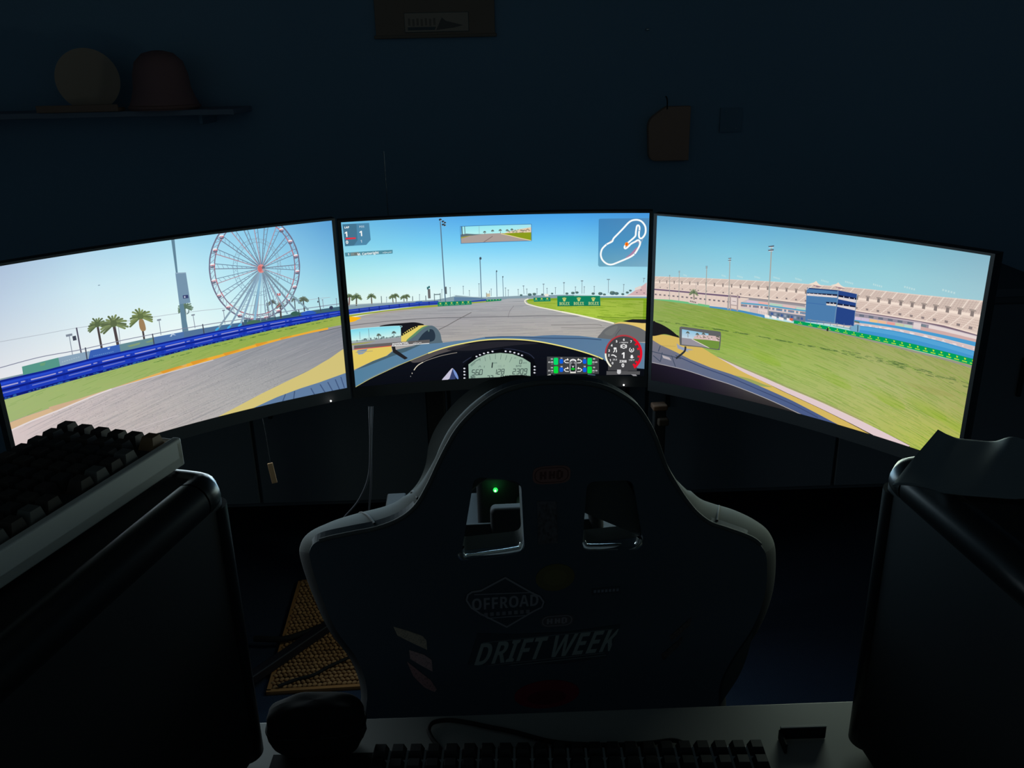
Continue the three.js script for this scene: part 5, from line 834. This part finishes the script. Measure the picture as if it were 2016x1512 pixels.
// ---------------------------------------------------------------- dark sideboard against the wall
{
  const t = thing('sideboard', 'low very dark sideboard against the wall, behind and below the monitors', 'sideboard', [0.1, 0, -2.62], 0.02), wood = mat([0.13, 0.15, 0.17], .9);
  part('carcass', rbox(2.9, .6, .44, .004, 0, .5, 0), wood, t); part('worktop', rbox(2.94, .025, .47, .004, 0, .8135, .005), wood, t);
  for (let i = 0; i < 5; i++) { const d = part('door', rbox(.57, .56, .018, .003, -1.16 + i * .58, .5, .23), mat([0.15, 0.17, 0.19], .9), t); part('handle', rbox(.012, .12, .012, .003, -1.16 + i * .58 + (i % 2 ? -.23 : .23), .56, .246), M.steel, d); }
  for (const x of [-1.4, 0, 1.4]) for (const z of [-.18, .18]) part('leg', box(.05, .2, .05, x, .1, z), wood, t);
}

// ---------------------------------------------------------------- small things in the dark
{ const a = [-0.5278,0.6567], b = [-0.5224,0.6077];
  const t = thing('hanging_tag', 'short upright tan strip hanging on a cord below the left monitor', 'tag', [b[0], b[1], -1.72], 0.3);
  part('strip', rbox(.0115, a[1] - b[1], .003, .001, 0, (a[1] - b[1]) / 2, 0).rotateZ(.1), mat([0.42, 0.25, 0.13], .8), t);
  part('cord', tube([[-.004, a[1] - b[1] - .002, -.001], [-.006, .12, -.002], [-.008, .76 - b[1], -.003]], .0007, 12, 5), M.rubber, t); }
for (const [label, p] of [['thin hanging cable curving left, below the gap between left and centre monitors', [[-0.3026,0.7826, -1.72], [-0.3077,0.6887, -1.72], [-0.3177,0.6162, -1.72], [-0.3433,0.561, -1.72], [-0.3757,0.5227, -1.72], [-0.4259,0.4675, -1.72]]], ['thin straight hanging cable just right of the curving one', [[-0.3134,0.7431, -1.82], [-0.3233,0.6438, -1.82], [-0.3323,0.5409, -1.82], [-0.3424,0.4722, -1.82], [-0.3544,0.3797, -1.82], [-0.3706,0.2673, -1.82]]]])
  tag(part(numbered('hanging_cable'), tube(p.map(([x, y, z]) => [x, y, z]), .0022, 60, 8), mat([0.07, 0.07, 0.08], .45), scene), label, 'cable', 'cables hanging below the monitors');
{ const [x, y] = [0.3554,0.6675];
  const t = thing('brown_box', 'small brown box in the dark just right of the seat head', 'box', [x, 0, -1.95], 0.1);
  part('upper_band', rbox(.036, .014, .03, .004, -.003, y + .008, 0), mat([0.1, 0.045, 0.022], .9), t); part('lower_band', rbox(.026, .018, .03, .004, .006, y - .03, 0), mat([0.05, 0.03, 0.018], .9), t); part('pedestal', rbox(.03, y, .02, .004, 0, y / 2, -.008), M.rubber, t); }
{ const [x, y] = [-0.2983,1.2608]; tag(part('thin_rod', new THREE.CylinderGeometry(.0012, .0016, y - .93, 8).translate(x - .002, (y + .93) / 2, -2.2), mat([0.3, 0.34, 0.38], .4, .6), scene), 'thin upright rod rising behind the left of the centre monitor', 'rod'); }

// wall shelf, left, with its two dim things
{ const [lx, sy] = [-0.8026,1.3483], [, y0] = [-1.2139,1.3541];
  const t = thing('wall_shelf', 'dark wall shelf above the left monitor holding two round things', 'shelf', [lx, Math.min(sy, y0) - .002, WALLZ], 0);
  part('board', rbox(1.0, .016, .2, .002, -.5, -.008, .1), mat([0.3, 0.34, 0.42], .8), t); for (const x of [-.12, -.82]) part('bracket', rbox(.012, .03, .14, .003, x, -.031, .07), wallPaint, t);
  const top = t.position.y;
  const [px, py] = [-1.2394,1.4454], r = .0885;
  const plate = thing('round_plate', 'pale beige round plate standing on the wall shelf', 'plate', [px, top + .0006, -2.76], 0.35);
  part('disc', new THREE.LatheGeometry([[0, -.008], [r * .62, -.008], [r, .003], [r, .006], [r * .66, -.001], [0, -.001]].map(([a, b]) => new THREE.Vector2(a, b)), 48).rotateX(Math.PI / 2).translate(0, r, 0), mat([0.62, 0.45, 0.33], .8), plate); part('rest', rbox(.07, .012, .05, .003, 0, .006, -.03), M.rubber, plate); void py;
  const [hx] = [-1.023,1.4408];
  const cap = thing('domed_cover', 'dim reddish brown dome beside the pale plate on the wall shelf', 'dome', [hx, top + .0006, -2.76], 0);
  part('dome', new THREE.LatheGeometry([[.098, 0], [.098, .016], [.092, .03], [.082, .06], [.078, .1], [.068, .135], [.044, .158], [.016, .165], [0, .166]].map(([a, b]) => new THREE.Vector2(a, b)), 40), mat([0.42, 0.21, 0.2], .85), cap); part('rim', new THREE.TorusGeometry(.098, .006, 8, 40).rotateX(Math.PI / 2).translate(0, .008, 0), mat([0.4, 0.2, 0.17], .85), cap);
  const [tx] = [-1.2244,1.3663];
  const board = thing('low_tray', 'low brown tray lying in front of the plate on the shelf', 'tray', [tx - .03, top + .0006, -2.715], 0); part('tray_base', rbox(.24, .01, .05, .002, 0, .005, 0), mat([0.42, 0.25, 0.18], .85), board); part('tray_lip', rbox(.24, .02, .006, .002, 0, .01, .025), mat([0.42, 0.25, 0.18], .85), board);
}
// notices high on the wall
{ const a = [-0.3932,1.6722], b = [-0.0279,1.5331], d = [-0.3036,1.6052], e = [-0.1071,1.5493];
  const t = thing('wall_board', 'dim brown board high on the wall above the centre monitor', 'board', [(a[0] + b[0]) / 2, b[1], WALLZ], 0);
  part('panel', rbox(b[0] - a[0], a[1] - b[1] + .1, .014, .003, 0, (a[1] - b[1] + .1) / 2, .0075), mat([0.44, 0.3, 0.22], .9), t); part('edging', rbox(b[0] - a[0] + .01, .01, .018, .003, 0, .005, .009), mat([0.38, 0.27, 0.2], .9), t);
  const w = e[0] - d[0], h = d[1] - e[1], s = thing('printed_plate', 'small printed grey plate on the brown wall board', 'sign', [(d[0] + e[0]) / 2, e[1], WALLZ + .0152], 0);
  part('plate', rbox(w, h, .004, .0015, 0, h / 2, .002), mat([0.3, 0.28, 0.24], .8), s);
  const c = picture(512, 160, 512, 160); c.fillStyle = 'rgb(216,188,164)'; c.fillRect(0, 0, 512, 160); c.fillStyle = 'rgb(170,146,128)'; for (let i = 0; i < 7; i++) c.fillRect(26 + i * 34, 44 + (i % 2) * 6, 18, 62); poly(c, [140, 124, 116], [250, 150, 300, 40, 330, 70, 470, 110, 400, 130]); poly(c, [120, 122, 120], [20, 120, 250, 120, 240, 148, 20, 148]);
  const f = new THREE.PlaneGeometry(w - .004, h - .004).translate(0, h / 2, .0044); part('print', f, new THREE.MeshStandardMaterial({ map: screenTexture(c.canvas), roughness: .7 }), s); }
{ const a = [0.4555,1.2703], b = [0.5776,1.1542];
  const sh = new THREE.Shape(), w = b[0] - a[0], h = .16; sh.moveTo(0, .02); sh.quadraticCurveTo(.004, 0, .02, 0); sh.lineTo(w, 0); sh.lineTo(w, h); sh.lineTo(.05, h); sh.quadraticCurveTo(.03, h - .012, .008, h - .03); sh.quadraticCurveTo(-.004, h - .04, -.004, h - .06); sh.closePath();
  const t = thing('wall_plaque', 'dim brown plaque with a cut corner on the wall above the right monitor', 'plaque', [a[0], b[1], WALLZ], 0);
  part('plaque_body', new THREE.ExtrudeGeometry(sh, { depth: .03, bevelEnabled: true, bevelSize: .003, bevelThickness: .003, bevelSegments: 2 }), mat([0.7, 0.4, 0.28], .9), t); part('hook', tube([[.05, h - .005, .034], [.05, h + .02, .03], [.05, h + .03, .015], [.05, h + .032, .002]], .002, 16, 6), M.steel, t); }
{ const a = [0.6898,1.3025], b = [0.7393,1.2393], w = b[0] - a[0], h = a[1] - b[1];
  const t = thing('wall_plate', 'dark wall plate with four bright screws, above the right monitor', 'wall plate', [(a[0] + b[0]) / 2, b[1] - .006, WALLZ], 0);
  part('plate', rbox(w + .02, h + .012, .008, .002, 0, h / 2 + .006, .0045), wallPaint, t);
  for (const x of [-1, 1]) for (const y of [0, 1]) part('screw', new THREE.SphereGeometry(.0022, 10, 6).translate(x * w * .34, .012 + y * (h - .012), .0085), M.chrome, t); }
{ const [x, y] = [0.4416,1.5438]; tag(part('wall_pin', new THREE.SphereGeometry(.0055, 12, 8).scale(1.3, .8, .8).translate(x, y, WALLZ + .004), M.chrome, scene), 'tiny bright pin high on the wall, right of the printed plate', 'pin'); }

scene.traverse((o) => { if (o.isMesh) { o.castShadow = true; o.receiveShadow = true; } });
renderer.render(scene, camera);
